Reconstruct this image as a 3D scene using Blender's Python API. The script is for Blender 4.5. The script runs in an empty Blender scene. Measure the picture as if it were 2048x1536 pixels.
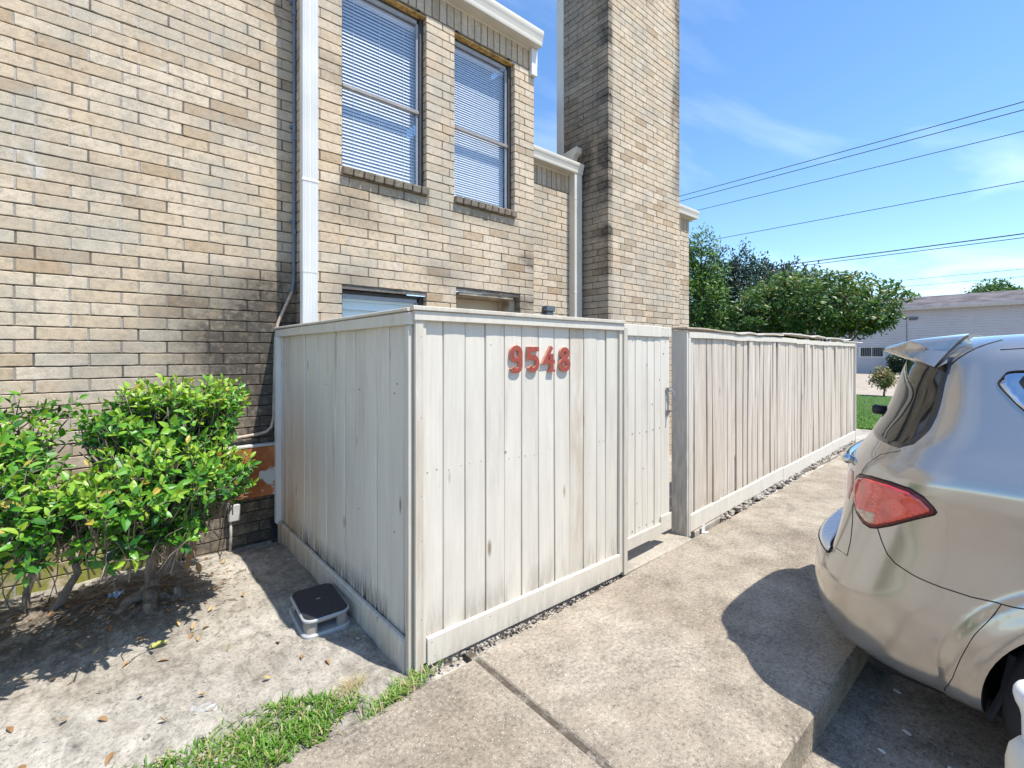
import bpy, bmesh, math, random
from mathutils import Vector, Matrix, noise
R = math.radians
SC = bpy.context.scene
COL = SC.collection
rnd = random.Random(7)

# ------------------------------------------------------------------ camera, sky, sun, exposure
cd = bpy.data.cameras.new('camera')
cam = bpy.data.objects.new('camera', cd); COL.objects.link(cam)
cd.sensor_fit = 'HORIZONTAL'; cd.sensor_width = 36.0
cd.lens = 935.0 / 2048 * 36.0
cd.shift_y = -61.0 / 2048
cd.clip_start = 0.05; cd.clip_end = 2000
cam.location = (0, 0, 1.5)
cam.rotation_euler = (R(90), 0, -R(90 - 49.273))
SC.camera = cam

SUN = Vector((0.18, -0.45, 1.0)).normalized()
w = bpy.data.worlds.new("World"); SC.world = w; w.use_nodes = True
nt = w.node_tree
for n in list(nt.nodes): nt.nodes.remove(n)
out = nt.nodes.new('ShaderNodeOutputWorld'); bg = nt.nodes.new('ShaderNodeBackground')
sky = nt.nodes.new('ShaderNodeTexSky'); sky.sky_type = 'NISHITA'; sky.sun_disc = False
sky.sun_elevation = math.asin(SUN.z); sky.sun_rotation = math.atan2(SUN.x, SUN.y)
sky.air_density = 1.1; sky.dust_density = 0.1; sky.ozone_density = 5.0; sky.altitude = 20
# thin high cloud, laid out over the sky directions
tc = nt.nodes.new('ShaderNodeTexCoord')
sep = nt.nodes.new('ShaderNodeSeparateXYZ'); nt.links.new(tc.outputs['Generated'], sep.inputs[0])
mx = nt.nodes.new('ShaderNodeMath'); mx.operation = 'MAXIMUM'; mx.inputs[1].default_value = 0.04
nt.links.new(sep.outputs['Z'], mx.inputs[0])
def wdiv(o):
    d = nt.nodes.new('ShaderNodeMath'); d.operation = 'DIVIDE'
    nt.links.new(sep.outputs[o], d.inputs[0]); nt.links.new(mx.outputs[0], d.inputs[1]); return d
cmb = nt.nodes.new('ShaderNodeCombineXYZ')
nt.links.new(wdiv('X').outputs[0], cmb.inputs[0]); nt.links.new(wdiv('Y').outputs[0], cmb.inputs[1])
mp = nt.nodes.new('ShaderNodeMapping'); mp.inputs['Rotation'].default_value = (0, 0, 0.5)
mp.inputs['Scale'].default_value = (0.30, 0.62, 1); nt.links.new(cmb.outputs[0], mp.inputs[0])
ns = nt.nodes.new('ShaderNodeTexNoise'); ns.inputs['Scale'].default_value = 1.2
ns.inputs['Detail'].default_value = 7; ns.inputs['Roughness'].default_value = 0.52
ns.inputs['Distortion'].default_value = 0.5
nt.links.new(mp.outputs[0], ns.inputs[0])
cr = nt.nodes.new('ShaderNodeValToRGB')
cr.color_ramp.elements[0].position = 0.50; cr.color_ramp.elements[0].color = (0, 0, 0, 1)
cr.color_ramp.elements[1].position = 0.85; cr.color_ramp.elements[1].color = (0.38, 0.38, 0.38, 1)
nt.links.new(ns.outputs[0], cr.inputs[0])
mixc = nt.nodes.new('ShaderNodeMixRGB')
mixc.inputs[2].default_value = (9.5, 9.8, 10.2, 1)
hs = nt.nodes.new('ShaderNodeHueSaturation'); hs.inputs['Saturation'].default_value = 1.1; nt.links.new(sky.outputs[0], hs.inputs['Color'])
nt.links.new(cr.outputs[0], mixc.inputs[0]); nt.links.new(hs.outputs[0], mixc.inputs[1])
nt.links.new(mixc.outputs[0], bg.inputs[0]); nt.links.new(bg.outputs[0], out.inputs[0])
bg.inputs[1].default_value = 0.13

sd = bpy.data.lights.new('sun', 'SUN'); sd.energy = 3.7; sd.angle = R(0.5); sd.color = (1.0, 0.95, 0.87)
so = bpy.data.objects.new('sun', sd); COL.objects.link(so)
so.rotation_euler = SUN.to_track_quat('Z', 'Y').to_euler(); so.location = (0, -5, 12)
SC.view_settings.view_transform = 'Standard'; SC.view_settings.look = 'None'
SC.view_settings.gamma = 1.0; SC.view_settings.use_curve_mapping = False
SC.view_settings.exposure = 0.96

# ------------------------------------------------------------------ mesh helpers
class MB:
    def __init__(s): s.v = []; s.f = []; s.m = []; s.c = []; s.col = (0.5, 0.5, 0, 0)
    def add(s, vs, fs, m=0, col=None):
        b = len(s.v); s.v.extend(tuple(p) for p in vs); c = col or s.col
        s.c.extend([c] * len(vs))
        for f in fs: s.f.append(tuple(i + b for i in f)); s.m.append(m)
    def box(s, x0, x1, y0, y1, z0, z1, bev=0.0, m=0, col=None, T=None, jit=0.0):
        if x0 > x1: x0, x1 = x1, x0
        if y0 > y1: y0, y1 = y1, y0
        if z0 > z1: z0, z1 = z1, z0
        lo = (x0, y0, z0); hi = (x1, y1, z1)
        if bev <= 0:
            vs = [(x, y, z) for z in (z0, z1) for y in (y0, y1) for x in (x0, x1)]
            fs = [(0, 2, 3, 1), (4, 5, 7, 6), (0, 1, 5, 4), (2, 6, 7, 3), (0, 4, 6, 2), (1, 3, 7, 5)]
        else:
            b = min(bev, (x1 - x0) * .45, (y1 - y0) * .45, (z1 - z0) * .45)
            idx = {}; vs = []
            for cx in (0, 1):
                for cy in (0, 1):
                    for cz in (0, 1):
                        cn = (cx, cy, cz)
                        for a in range(3):
                            p = [0, 0, 0]
                            for k in range(3):
                                e = hi[k] if cn[k] else lo[k]
                                p[k] = e if k == a else (e - b if cn[k] else e + b)
                            idx[(cx, cy, cz, a)] = len(vs); vs.append(tuple(p))
            fs = []
            for a in range(3):
                o1, o2 = [k for k in range(3) if k != a]
                for side in (0, 1):
                    q = []
                    for (p1, p2) in ((0, 0), (1, 0), (1, 1), (0, 1)):
                        cn = [0, 0, 0]; cn[a] = side; cn[o1] = p1; cn[o2] = p2
                        q.append(idx[(*cn, a)])
                    fs.append(tuple(q))
            for a in range(3):
                o1, o2 = [k for k in range(3) if k != a]
                for p1 in (0, 1):
                    for p2 in (0, 1):
                        c0 = [0, 0, 0]; c0[o1] = p1; c0[o2] = p2
                        c1 = list(c0); c1[a] = 1
                        fs.append((idx[(*c0, o1)], idx[(*c0, o2)], idx[(*c1, o2)], idx[(*c1, o1)]))
            for cx in (0, 1):
                for cy in (0, 1):
                    for cz in (0, 1): fs.append(tuple(idx[(cx, cy, cz, a)] for a in range(3)))
        if jit: vs = [(p[0] + rnd.uniform(-jit, jit), p[1] + rnd.uniform(-jit, jit), p[2] + rnd.uniform(-jit, jit)) for p in vs]
        if T is not None: vs = [tuple(T @ Vector(p)) for p in vs]
        s.add(vs, fs, m, col)
    def tube(s, pts, r, n=8, m=0, col=None, cap=True, flat=1.0):
        P = [Vector(p) for p in pts]; k = len(P)
        rs = r if isinstance(r, (list, tuple)) else [r] * k
        vs = []; fs = []; up = None
        for i in range(k):
            d = (P[min(i + 1, k - 1)] - P[max(i - 1, 0)])
            d = d.normalized() if d.length > 1e-9 else Vector((0, 0, 1))
            if up is None:
                up = Vector((0, 0, 1)) if abs(d.z) < .9 else Vector((0, 1, 0))
            a = d.cross(up); a = a.normalized() if a.length > 1e-6 else d.orthogonal().normalized()
            b = a.cross(d).normalized(); up = b
            for j in range(n):
                t = 2 * math.pi * j / n
                vs.append(tuple(P[i] + (a * math.cos(t) + b * math.sin(t) * flat) * rs[i]))
        for i in range(k - 1):
            for j in range(n):
                j2 = (j + 1) % n
                fs.append((i * n + j, i * n + j2, (i + 1) * n + j2, (i + 1) * n + j))
        if cap:
            fs.append(tuple(range(n - 1, -1, -1))); fs.append(tuple((k - 1) * n + j for j in range(n)))
        s.add(vs, fs, m, col)
    def prism(s, poly, f0, f1, m=0, col=None, mside=None):
        """poly: list of 2-D points; f0/f1 map a 2-D point to the near/far 3-D point"""
        n = len(poly); vs = [f0(p) for p in poly] + [f1(p) for p in poly]
        s.add(vs, [tuple(range(n))], m, col); base = len(s.v) - 2 * n
        s.f.append(tuple(base + n + i for i in range(n - 1, -1, -1))); s.m.append(m)
        for i in range(n):
            j = (i + 1) % n; s.f.append((base + i, base + n + i, base + n + j, base + j)); s.m.append(m if mside is None else mside)
    def build(s, name, mats, parent=None, smooth=False, fixn=True):
        me = bpy.data.meshes.new(name); me.from_pydata(s.v, [], s.f)
        for m in (mats if isinstance(mats, (list, tuple)) else [mats]): me.materials.append(m)
        me.polygons.foreach_set('material_index', s.m)
        at = me.color_attributes.new('col', 'FLOAT_COLOR', 'POINT')
        flat = [x for c in s.c for x in c]; at.data.foreach_set('color', flat)
        if smooth: me.polygons.foreach_set('use_smooth', [True] * len(s.f))
        me.update()
        if fixn:
            bm = bmesh.new(); bm.from_mesh(me); bmesh.ops.recalc_face_normals(bm, faces=bm.faces); bm.to_mesh(me); bm.free()
        return link(name, me, parent)

def link(name, me, parent=None):
    o = bpy.data.objects.new(name, me); COL.objects.link(o)
    if parent is not None:
        o.parent = parent; o.matrix_parent_inverse = world_of(parent).inverted()
    return o
def world_of(o):
    m = Matrix.LocRotScale(o.location, o.rotation_euler, o.scale)
    if o.parent: m = world_of(o.parent) @ o.matrix_parent_inverse @ m
    return m
def tag(o, label=None, cat=None, group=None, kind=None):
    if label: o['label'] = label
    if cat: o['category'] = cat
    if group: o['group'] = group
    if kind: o['kind'] = kind
    return o
def thing(name, loc, label, cat, group=None, rot=(0, 0, 0)):
    o = bpy.data.objects.new(name, None); COL.objects.link(o); o.location = loc; o.rotation_euler = rot
    o.empty_display_size = 0.1
    return tag(o, label, cat, group)

# ------------------------------------------------------------------ material helpers
class NB:
    def __init__(s, name):
        s.mat = bpy.data.materials.new(name); s.mat.use_nodes = True; s.nt = s.mat.node_tree
        s.p = s.nt.nodes['Principled BSDF']; s.out = s.nt.nodes['Material Output']
        s.tc = s.nt.nodes.new('ShaderNodeTexCoord')
    def new(s, t): return s.nt.nodes.new(t)
    def lk(s, a, b): s.nt.links.new(a, b)
    def map(s, scale=(1, 1, 1), rot=(0, 0, 0), loc=(0, 0, 0)):
        m = s.new('ShaderNodeMapping'); m.inputs['Scale'].default_value = scale
        m.inputs['Rotation'].default_value = rot; m.inputs['Location'].default_value = loc
        s.lk(s.tc.outputs['Object'], m.inputs[0]); return m.outputs[0]
    def noise(s, scale, detail=4, rough=.55, vec=None, dist=0.0):
        n = s.new('ShaderNodeTexNoise'); n.inputs['Scale'].default_value = scale
        n.inputs['Detail'].default_value = detail; n.inputs['Roughness'].default_value = rough
        n.inputs['Distortion'].default_value = dist
        s.lk(vec if vec is not None else s.tc.outputs['Object'], n.inputs['Vector']); return n.outputs['Fac']
    def voro(s, scale, vec=None, out='Distance', feat='F1'):
        n = s.new('ShaderNodeTexVoronoi'); n.feature = feat; n.inputs['Scale'].default_value = scale
        s.lk(vec if vec is not None else s.tc.outputs['Object'], n.inputs['Vector']); return n.outputs[out]
    def ramp(s, fac, stops):
        r = s.new('ShaderNodeValToRGB'); e = r.color_ramp.elements
        while len(e) < len(stops): e.new(0.5)
        for i, (p, c) in enumerate(stops):
            e[i].position = p
            e[i].color = (c, c, c, 1) if isinstance(c, (int, float)) else (*c, 1)
        s.lk(fac, r.inputs[0]); return r.outputs[0]
    def mix(s, fac, a, b, mode='MIX'):
        m = s.new('ShaderNodeMixRGB'); m.blend_type = mode
        for k, v in ((0, fac), (1, a), (2, b)):
            if isinstance(v, (int, float)): m.inputs[k].default_value = v if k == 0 else (v, v, v, 1)
            elif isinstance(v, tuple): m.inputs[k].default_value = (*v, 1)
            else: s.lk(v, m.inputs[k])
        return m.outputs[0]
    def math(s, op, a, b=0.0, clamp=False):
        m = s.new('ShaderNodeMath'); m.operation = op; m.use_clamp = clamp
        for k, v in ((0, a), (1, b)):
            if isinstance(v, (int, float)): m.inputs[k].default_value = v
            else: s.lk(v, m.inputs[k])
        return m.outputs[0]
    def attr(s):
        a = s.new('ShaderNodeAttribute'); a.attribute_name = 'col'
        sp = s.new('ShaderNodeSeparateColor'); s.lk(a.outputs['Color'], sp.inputs[0])
        return sp.outputs[0], sp.outputs[1], sp.outputs[2], a.outputs['Alpha']
    def xyz(s):
        sp = s.new('ShaderNodeSeparateXYZ'); s.lk(s.tc.outputs['Object'], sp.inputs[0]); return sp.outputs
    def bump(s, h, strength=.3, dist=.01, prev=None):
        b = s.new('ShaderNodeBump'); b.inputs['Strength'].default_value = strength
        b.inputs['Distance'].default_value = dist; s.lk(h, b.inputs['Height'])
        if prev is not None: s.lk(prev, b.inputs['Normal'])
        s.lk(b.outputs[0], s.p.inputs['Normal']); return b.outputs[0]
    def set(s, col=None, rough=None, metal=None, spec=None, coat=None):
        for nme, v in (('Base Color', col), ('Roughness', rough), ('Metallic', metal), ('Specular IOR Level', spec), ('Coat Weight', coat)):
            if v is None: continue
            if isinstance(v, tuple): s.p.inputs[nme].default_value = (*v, 1)
            elif isinstance(v, (int, float)): s.p.inputs[nme].default_value = v
            else: s.lk(v, s.p.inputs[nme])
        return s.mat

def simple(name, col, rough=.5, metal=0.0, var=.12, scale=6, bump=0.0, spec=None):
    b = NB(name); n = b.noise(scale, 5)
    lo = tuple(c * (1 - var) for c in col); hi = tuple(min(1, c * (1 + var)) for c in col)
    if bump: b.bump(b.noise(scale * 14, 4), bump, .004)
    return b.set(b.ramp(n, [(.3, lo), (.7, hi)]), rough, metal, spec)

def m_brick():
    b = NB('tan_brick'); r, g, st, moss = b.attr()
    base = b.ramp(r, [(0, (.35, .245, .15)), (.14, (.43, .325, .215)), (.24, (.52, .41, .285)), (.55, (.56, .455, .33)), (.85, (.60, .505, .385)), (1, (.53, .445, .34))])
    fine = b.noise(170, 3, .7); med = b.noise(26, 5, .6)
    base = b.mix(.8, base, b.ramp(fine, [(.30, .50), (.46, 1.0), (.75, 1.16)]), 'MULTIPLY')
    base = b.mix(.8, base, b.ramp(med, [(.3, .66), (.55, 1.05)]), 'MULTIPLY')
    hue = b.mix(b.math('MULTIPLY', g, .22), base, (.52, .39, .26))
    big = b.noise(1.9, 8, .68)
    grey = b.mix(b.ramp(big, [(.44, 0), (.64, .75)]), hue, b.mix(b.ramp(fine, [(.3, 0), (.7, 1)]), (.27, .255, .21), (.46, .42, .345)))
    eff = b.math('MULTIPLY', b.ramp(b.noise(2.3, 7, .7), [(.63, 0), (.73, .75)]), b.ramp(b.noise(13, 4), [(.4, 0), (.6, 1)]))
    c = b.mix(eff, grey, (.60, .58, .55))
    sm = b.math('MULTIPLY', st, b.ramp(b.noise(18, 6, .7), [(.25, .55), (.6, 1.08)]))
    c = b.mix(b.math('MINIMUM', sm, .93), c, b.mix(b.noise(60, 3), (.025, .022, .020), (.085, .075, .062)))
    mm = b.math('MULTIPLY', moss, b.ramp(b.noise(7, 6, .7), [(.38, 0), (.52, 1)]))
    c = b.mix(mm, c, b.mix(b.noise(45, 4), (.10, .115, .02), (.30, .30, .06)))
    b.bump(b.mix(.5, b.noise(150, 4, .75), b.noise(40, 4, .6)), .55, .006)
    return b.set(c, .93, spec=.25)
def m_mortar():
    b = NB('mortar'); r, g, st, moss = b.attr()
    n = b.noise(1.6, 6, .6); f = b.noise(60, 4, .7)
    c = b.mix(b.ramp(n, [(.42, 0), (.64, 1)]), (.30, .265, .215), (.46, .435, .40))
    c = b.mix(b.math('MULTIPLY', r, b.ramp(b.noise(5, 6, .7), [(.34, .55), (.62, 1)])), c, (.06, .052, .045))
    c = b.mix(.6, c, b.ramp(f, [(.3, .6), (.65, 1.1)]), 'MULTIPLY')
    c = b.mix(b.math('MULTIPLY', st, .95), c, (.035, .032, .03))
    b.bump(f, .6, .006)
    return b.set(c, .95, spec=.2)
def m_paint(name, wear=.3, warm=0.0, col=(.66, .635, .595)):
    """old painted fence boards: grain, checks, worn patches and mildew where the attribute says"""
    b = NB(name); r, g, st, al = b.attr()
    off = b.new('ShaderNodeCombineXYZ'); b.lk(b.math('MULTIPLY', r, 37.0), off.inputs[0]); b.lk(b.math('MULTIPLY', g, 23.0), off.inputs[2])
    add = b.new('ShaderNodeVectorMath'); b.lk(b.tc.outputs['Object'], add.inputs[0]); b.lk(off.outputs[0], add.inputs[1])
    def mp(sc):
        m = b.new('ShaderNodeMapping'); m.inputs['Scale'].default_value = sc; b.lk(add.outputs[0], m.inputs[0]); return m.outputs[0]
    gv = mp((60, 60, 1.6)); grain = b.noise(1.6, 6, .65, gv, .6)
    pat = b.noise(1.0, 6, .68, mp((5.5, 5.5, .8))); cr = b.noise(1.0, 5, .7, mp((34, 34, 2.2)))
    cross = b.noise(1.0, 4, .6, mp((3, 3, 60)))
    paint = b.mix(b.math('MULTIPLY', r, .34), col, tuple(c * .80 for c in col))
    paint = b.mix(.55, paint, b.ramp(b.noise(2.2, 5, .6, mp((6, 6, 1.2))), [(.3, .86), (.7, 1.05)]), 'MULTIPLY')
    paint = b.mix(.5, paint, b.ramp(grain, [(.3, .82), (.6, 1.03)]), 'MULTIPLY')
    wood = b.mix(grain, (.20, .16, .125), (.46, .39, .315))
    wf = b.math('MULTIPLY', b.ramp(pat, [(.62 - .30 * wear, 0), (.90 - .26 * wear, 1)]), b.ramp(cr, [(.36, 0), (.62, .9)]))
    c = b.mix(wf, paint, wood)
    if warm: c = b.mix(b.math('MULTIPLY', b.ramp(pat, [(.35, 0), (.7, warm)]), b.ramp(grain, [(.25, .4), (.6, 1)])), c, (.52, .44, .36))
    chk = b.math('MULTIPLY', b.ramp(cr, [(.70, 0), (.76, 1)]), b.ramp(pat, [(.42, 0), (.6, 1)]))
    c = b.mix(b.math('MULTIPLY', chk, .75), c, (.13, .10, .08))
    sp = b.ramp(b.voro(1.0, mp((26, 26, 14))), [(.035, .7), (.075, 0)])
    c = b.mix(b.math('MULTIPLY', sp, b.ramp(b.noise(3, 2), [(.5, 0), (.6, 1)])), c, (.16, .13, .11))
    # knots
    kv = mp((7.5, 7.5, 2.1)); kn = b.voro(1.0, kv)
    c = b.mix(b.math('MULTIPLY', b.ramp(kn, [(.055, .85), (.12, 0)]), b.ramp(b.noise(1.0, 2, .5, mp((4, 4, 1.3))), [(.50, 0), (.58, 1)])), c, (.21, .145, .09))
    # rust-brown and black mildew near the ground (attribute)
    ms = b.math('MULTIPLY', st, b.ramp(b.noise(1.0, 5, .7, mp((38, 38, 5))), [(.36, 0), (.55, 1.15)]))
    c = b.mix(b.math('MINIMUM', ms, .94), c, (.03, .027, .022))
    br = b.math('MULTIPLY', al, b.ramp(b.noise(1.0, 5, .65, mp((14, 14, 2.4))), [(.34, 0), (.62, .85)]))
    c = b.mix(br, c, (.35, .25, .14))
    b.bump(b.mix(.5, grain, b.mix(.35, cr, cross)), .28, .004)
    return b.set(c, .62, spec=.35)
def m_concrete(name, a, bb, agg=1.0, dark=(.10, .095, .09)):
    b = NB(name)
    big = b.noise(1.1, 7, .64); mid = b.noise(6, 7, .7); fine = b.noise(52, 5, .82); fine2 = b.noise(190, 3, .75)
    c = b.mix(b.ramp(big, [(.38, 0), (.62, 1)]), a, bb)
    c = b.mix(.9, c, b.ramp(mid, [(.28, .62), (.50, 1.0), (.72, 1.22)]), 'MULTIPLY')
    c = b.mix(.95 * agg, c, b.ramp(fine, [(.33, .30), (.46, .92), (.56, 1.06), (.68, 1.5)]), 'MULTIPLY')
    c = b.mix(.6 * agg, c, b.ramp(fine2, [(.3, .45), (.6, 1.25)]), 'MULTIPLY')
    vc = b.new('ShaderNodeTexVoronoi'); vc.inputs['Scale'].default_value = 85; b.lk(b.tc.outputs['Object'], vc.inputs['Vector'])
    sp = b.math('MULTIPLY', b.ramp(vc.outputs['Distance'], [(.14, 1), (.30, 0)]), b.ramp(b.noise(30, 2), [(.50, 0), (.60, .75)]))
    c = b.mix(b.math('MULTIPLY', sp, agg), c, (.58, .54, .46))
    st = b.math('MULTIPLY', b.ramp(b.noise(1.7, 8, .74, None, .8), [(.50, 0), (.66, .8)]), b.ramp(fine, [(.36, 1), (.60, .25)]))
    c = b.mix(st, c, dark)
    b.bump(b.mix(.5, fine, mid), .75, .007)
    return b.set(c, .92, spec=.2)
def m_dirt():
    b = NB('dry_dirt')
    big = b.noise(1.5, 8, .64); mid = b.noise(11, 7, .7); fine = b.noise(64, 5, .78)
    st = b.noise(1.0, 7, .66, b.map((15, 6, 10), (0, 0, .5)), 1.0)
    c = b.mix(b.ramp(big, [(.38, 0), (.62, 1)]), (.36, .325, .27), (.53, .49, .425))
    c = b.mix(.9, c, b.ramp(mid, [(.30, .60), (.5, 1), (.70, 1.14)]), 'MULTIPLY')
    c = b.mix(.8, c, b.ramp(st, [(.34, .60), (.52, 1.04)]), 'MULTIPLY')
    c = b.mix(.85, c, b.ramp(fine, [(.32, .42), (.48, 1.0), (.7, 1.2)]), 'MULTIPLY')
    r, g, t, al = b.attr()
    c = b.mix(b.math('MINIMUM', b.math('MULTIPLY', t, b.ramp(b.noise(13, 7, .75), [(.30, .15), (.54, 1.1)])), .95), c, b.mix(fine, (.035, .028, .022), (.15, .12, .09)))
    b.bump(b.mix(.45, fine, mid), 1.0, .016)
    return b.set(c, .97, spec=.12)
def m_leaf(name, stops, trans=.25, rough=.35):
    b = NB(name); r, g, t, al = b.attr()
    c = b.ramp(r, stops)
    b.set(c, rough, spec=.5)
    tr = b.new('ShaderNodeBsdfTranslucent'); b.lk(b.mix(1.0, c, (1.0, .95, .35), 'MULTIPLY'), tr.inputs[0])
    ms = b.new('ShaderNodeMixShader'); ms.inputs[0].default_value = trans
    b.lk(b.p.outputs[0], ms.inputs[1]); b.lk(tr.outputs[0], ms.inputs[2]); b.lk(ms.outputs[0], b.out.inputs[0])
    return b.mat
def m_bark():
    b = NB('bark'); v = b.map((30, 30, 5))
    n = b.noise(1.0, 6, .7, v, .5)
    b.bump(n, .9, .012)
    return b.set(b.ramp(n, [(.3, (.07, .055, .042)), (.55, (.22, .18, .145)), (.75, (.36, .315, .265))]), .95, spec=.15)
def m_glass(name='window_glass', tint=(.93, .96, 1.0)):
    b = NB(name); nt_ = b.nt
    tr = b.new('ShaderNodeBsdfTransparent'); tr.inputs[0].default_value = (*tint, 1)
    gl = b.new('ShaderNodeBsdfGlossy'); gl.inputs['Roughness'].default_value = .015; gl.inputs[0].default_value = (1, 1, 1, 1)
    lw = b.new('ShaderNodeLayerWeight'); lw.inputs[0].default_value = .5
    fr = b.new('ShaderNodeMath'); fr.operation = 'MULTIPLY_ADD'; fr.inputs[1].default_value = .8; fr.inputs[2].default_value = .13
    pw = b.new('ShaderNodeMath'); pw.operation = 'POWER'; pw.inputs[1].default_value = 3.5; b.lk(lw.outputs['Facing'], pw.inputs[0]); b.lk(pw.outputs[0], fr.inputs[0])
    bp = b.new('ShaderNodeBump'); bp.inputs['Strength'].default_value = .02; b.lk(b.noise(1.4, 2), bp.inputs['Height'])
    b.lk(bp.outputs[0], gl.inputs['Normal'])
    ms = b.new('ShaderNodeMixShader'); b.lk(fr.outputs[0], ms.inputs[0]); b.lk(tr.outputs[0], ms.inputs[1]); b.lk(gl.outputs[0], ms.inputs[2])
    b.lk(ms.outputs[0], b.out.inputs[0]); return b.mat
def m_rust():
    b = NB('rusty_metal'); n = b.noise(4, 7, .65); f = b.noise(40, 5, .7)
    c = b.ramp(n, [(.28, (.16, .045, .018)), (.45, (.34, .11, .035)), (.6, (.46, .19, .07)), (.72, (.50, .27, .12))])
    c = b.mix(.6, c, b.ramp(f, [(.3, .7), (.65, 1.1)]), 'MULTIPLY')
    px = b.ramp(b.noise(3.2, 6, .6, b.map((1, 1, 1), (0, 0, 0), (3.3, 0, 1.7))), [(.62, 0), (.66, 1)])
    c = b.mix(px, c, (.50, .52, .50)); b.bump(f, .3, .003)
    return b.set(c, .75, spec=.3)

BRICK = m_brick(); MORTAR = m_mortar()
PAINT = m_paint('painted_board', .30, .12, (.645, .60, .515)); PAINT_SIDE = m_paint('painted_board_shade_lift', .24, .1, (.66, .625, .56)); TRIMC = m_paint('smooth_trim', -.5, 0, (.64, .60, .525))  # side copy made lighter in colour to lift that face's shade
PAINT_OLD = m_paint('weathered_board', 1.0, .8, (.66, .60, .515)); TRIMP = m_paint('painted_trim', .22, 0, (.62, .575, .49))
WALKM = m_concrete('walkway_concrete', (.25, .21, .16), (.36, .315, .252), 1.0, (.095, .082, .066))
LOTM = m_concrete('parking_concrete', (.25, .21, .165), (.34, .30, .25), 1.0, (.07, .058, .045))
FARC = m_concrete('drive_concrete', (.36, .30, .24), (.42, .36, .29), .4, (.3, .26, .21))
SLABM = m_concrete('stoop_concrete', (.34, .30, .245), (.40, .36, .30), .45, (.24, .21, .17))
DIRT = m_dirt(); BARK = m_bark(); GLASS = m_glass(); RUST = m_rust()
WHITE = simple('white_metal', (.66, .66, .64), .45, 0, .06, 3); CREAM = simple('cream_metal', (.62, .575, .49), .5, 0, .08, 2.5)
GREYM = simple('grey_metal', (.40, .40, .41), .5, 0, .1, 5); DARKF = simple('dark_window_frame', (.045, .04, .038), .5, 0, .3, 9)
ALU = simple('weathered_aluminium', (.27, .25, .23), .5, .3, .2, 12); BLIND = simple('blind_slat', (.70, .72, .75), .5, 0, .03, 3)
BLACK = simple('black_plastic', (.018, .018, .02), .45, 0, .2, 8); CONDB = simple('painted_conduit', (.13, .17, .23), .5, 0, .2, 20)
ROOFM = simple('asphalt_shingle', (.115, .10, .10), .95, 0, .5, 1.1, .4); OSB = simple('raw_wood', (.40, .24, .07), .8, 0, .6, 22)
DOORM = simple('door_paint', (.55, .47, .36), .5, 0, .05, 3); GROUNDM = simple('far_ground', (.24, .21, .165), .95, 0, .2, .3)
SIDING = simple('lap_siding', (.46, .45, .47), .7, 0, .05, .8); STEEL = simple('galvanised_steel', (.35, .35, .36), .4, .85, .2, 18)
INTER = simple('dim_interior', (.10, .11, .13), .9)

# ------------------------------------------------------------------ ground
ZGR = -0.145; CH = 0.085                      # brick course
def sheet(name, x0, x1, y0, y1, z, m, nx=1, ny=1):
    b = MB(); vs = [(x0 + (x1 - x0) * i / nx, y0 + (y1 - y0) * j / ny, z) for j in range(ny + 1) for i in range(nx + 1)]
    fs = [(j * (nx + 1) + i, j * (nx + 1) + i + 1, (j + 1) * (nx + 1) + i + 1, (j + 1) * (nx + 1) + i) for j in range(ny) for i in range(nx)]
    b.add(vs, fs); o = b.build(name, m); tag(o, kind='structure'); return o
sheet('ground', -700, 700, -700, 700, -0.17, GROUNDM)
sheet('parking_lot', -30, 11.6, -30, 0.70, -0.145, LOTM)

def dirt_z(x, y):
    z = noise.fractal((x * 2.2, y * 2.2, 0), 1, 2, 4) * .018 + noise.fractal((x * 11, y * 11, 3), 1, 2, 3) * .005
    z += .05 * math.exp(-((x - .18) ** 2 + (y - 3.48) ** 2) / .09) + .05 * math.exp(-((x + .25) ** 2 + (y - 3.6) ** 2) / .10)
    if y > 3.9: z -= min(.06, (y - 3.9) * .15) * (1 if x > .4 else .3)
    k = min(1, max(0, (y - 1.86) / .25)); return z * k - .012 * (1 - k)
b = MB(); x0, x1, y0, y1, st = -3.2, 1.13, 1.82, 4.26, .022
nx = int((x1 - x0) / st); ny = int((y1 - y0) / st); vs = []; cs = []
for j in range(ny + 1):
    for i in range(nx + 1):
        x = x0 + (x1 - x0) * i / nx; y = y0 + (y1 - y0) * j / ny
        vs.append((x, y, dirt_z(x, y)))
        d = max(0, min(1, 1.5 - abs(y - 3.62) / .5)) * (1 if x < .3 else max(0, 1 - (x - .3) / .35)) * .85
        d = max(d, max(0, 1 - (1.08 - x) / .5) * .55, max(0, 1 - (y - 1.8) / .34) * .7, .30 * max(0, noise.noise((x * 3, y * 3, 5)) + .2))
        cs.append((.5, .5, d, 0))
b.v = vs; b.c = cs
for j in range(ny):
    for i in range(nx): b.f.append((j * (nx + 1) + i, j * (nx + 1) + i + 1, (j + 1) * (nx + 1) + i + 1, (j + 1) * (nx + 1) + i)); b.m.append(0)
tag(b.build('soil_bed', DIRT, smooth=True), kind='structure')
sheet('soil', -30, -3.2, 1.82, 4.6, -0.012, DIRT)
# under everything beside the walk, inside the patio and to the right
b = MB(); b.box(-30, 11.6, 1.80, 4.3, -.30, -.04); tag(b.build('earth', DIRT), kind='structure')
b = MB(); b.box(1.16, 8.2, 2.10, 4.25, -.039, -.002, .006); tag(b.build('patio_slab', SLABM), kind='structure')

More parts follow.
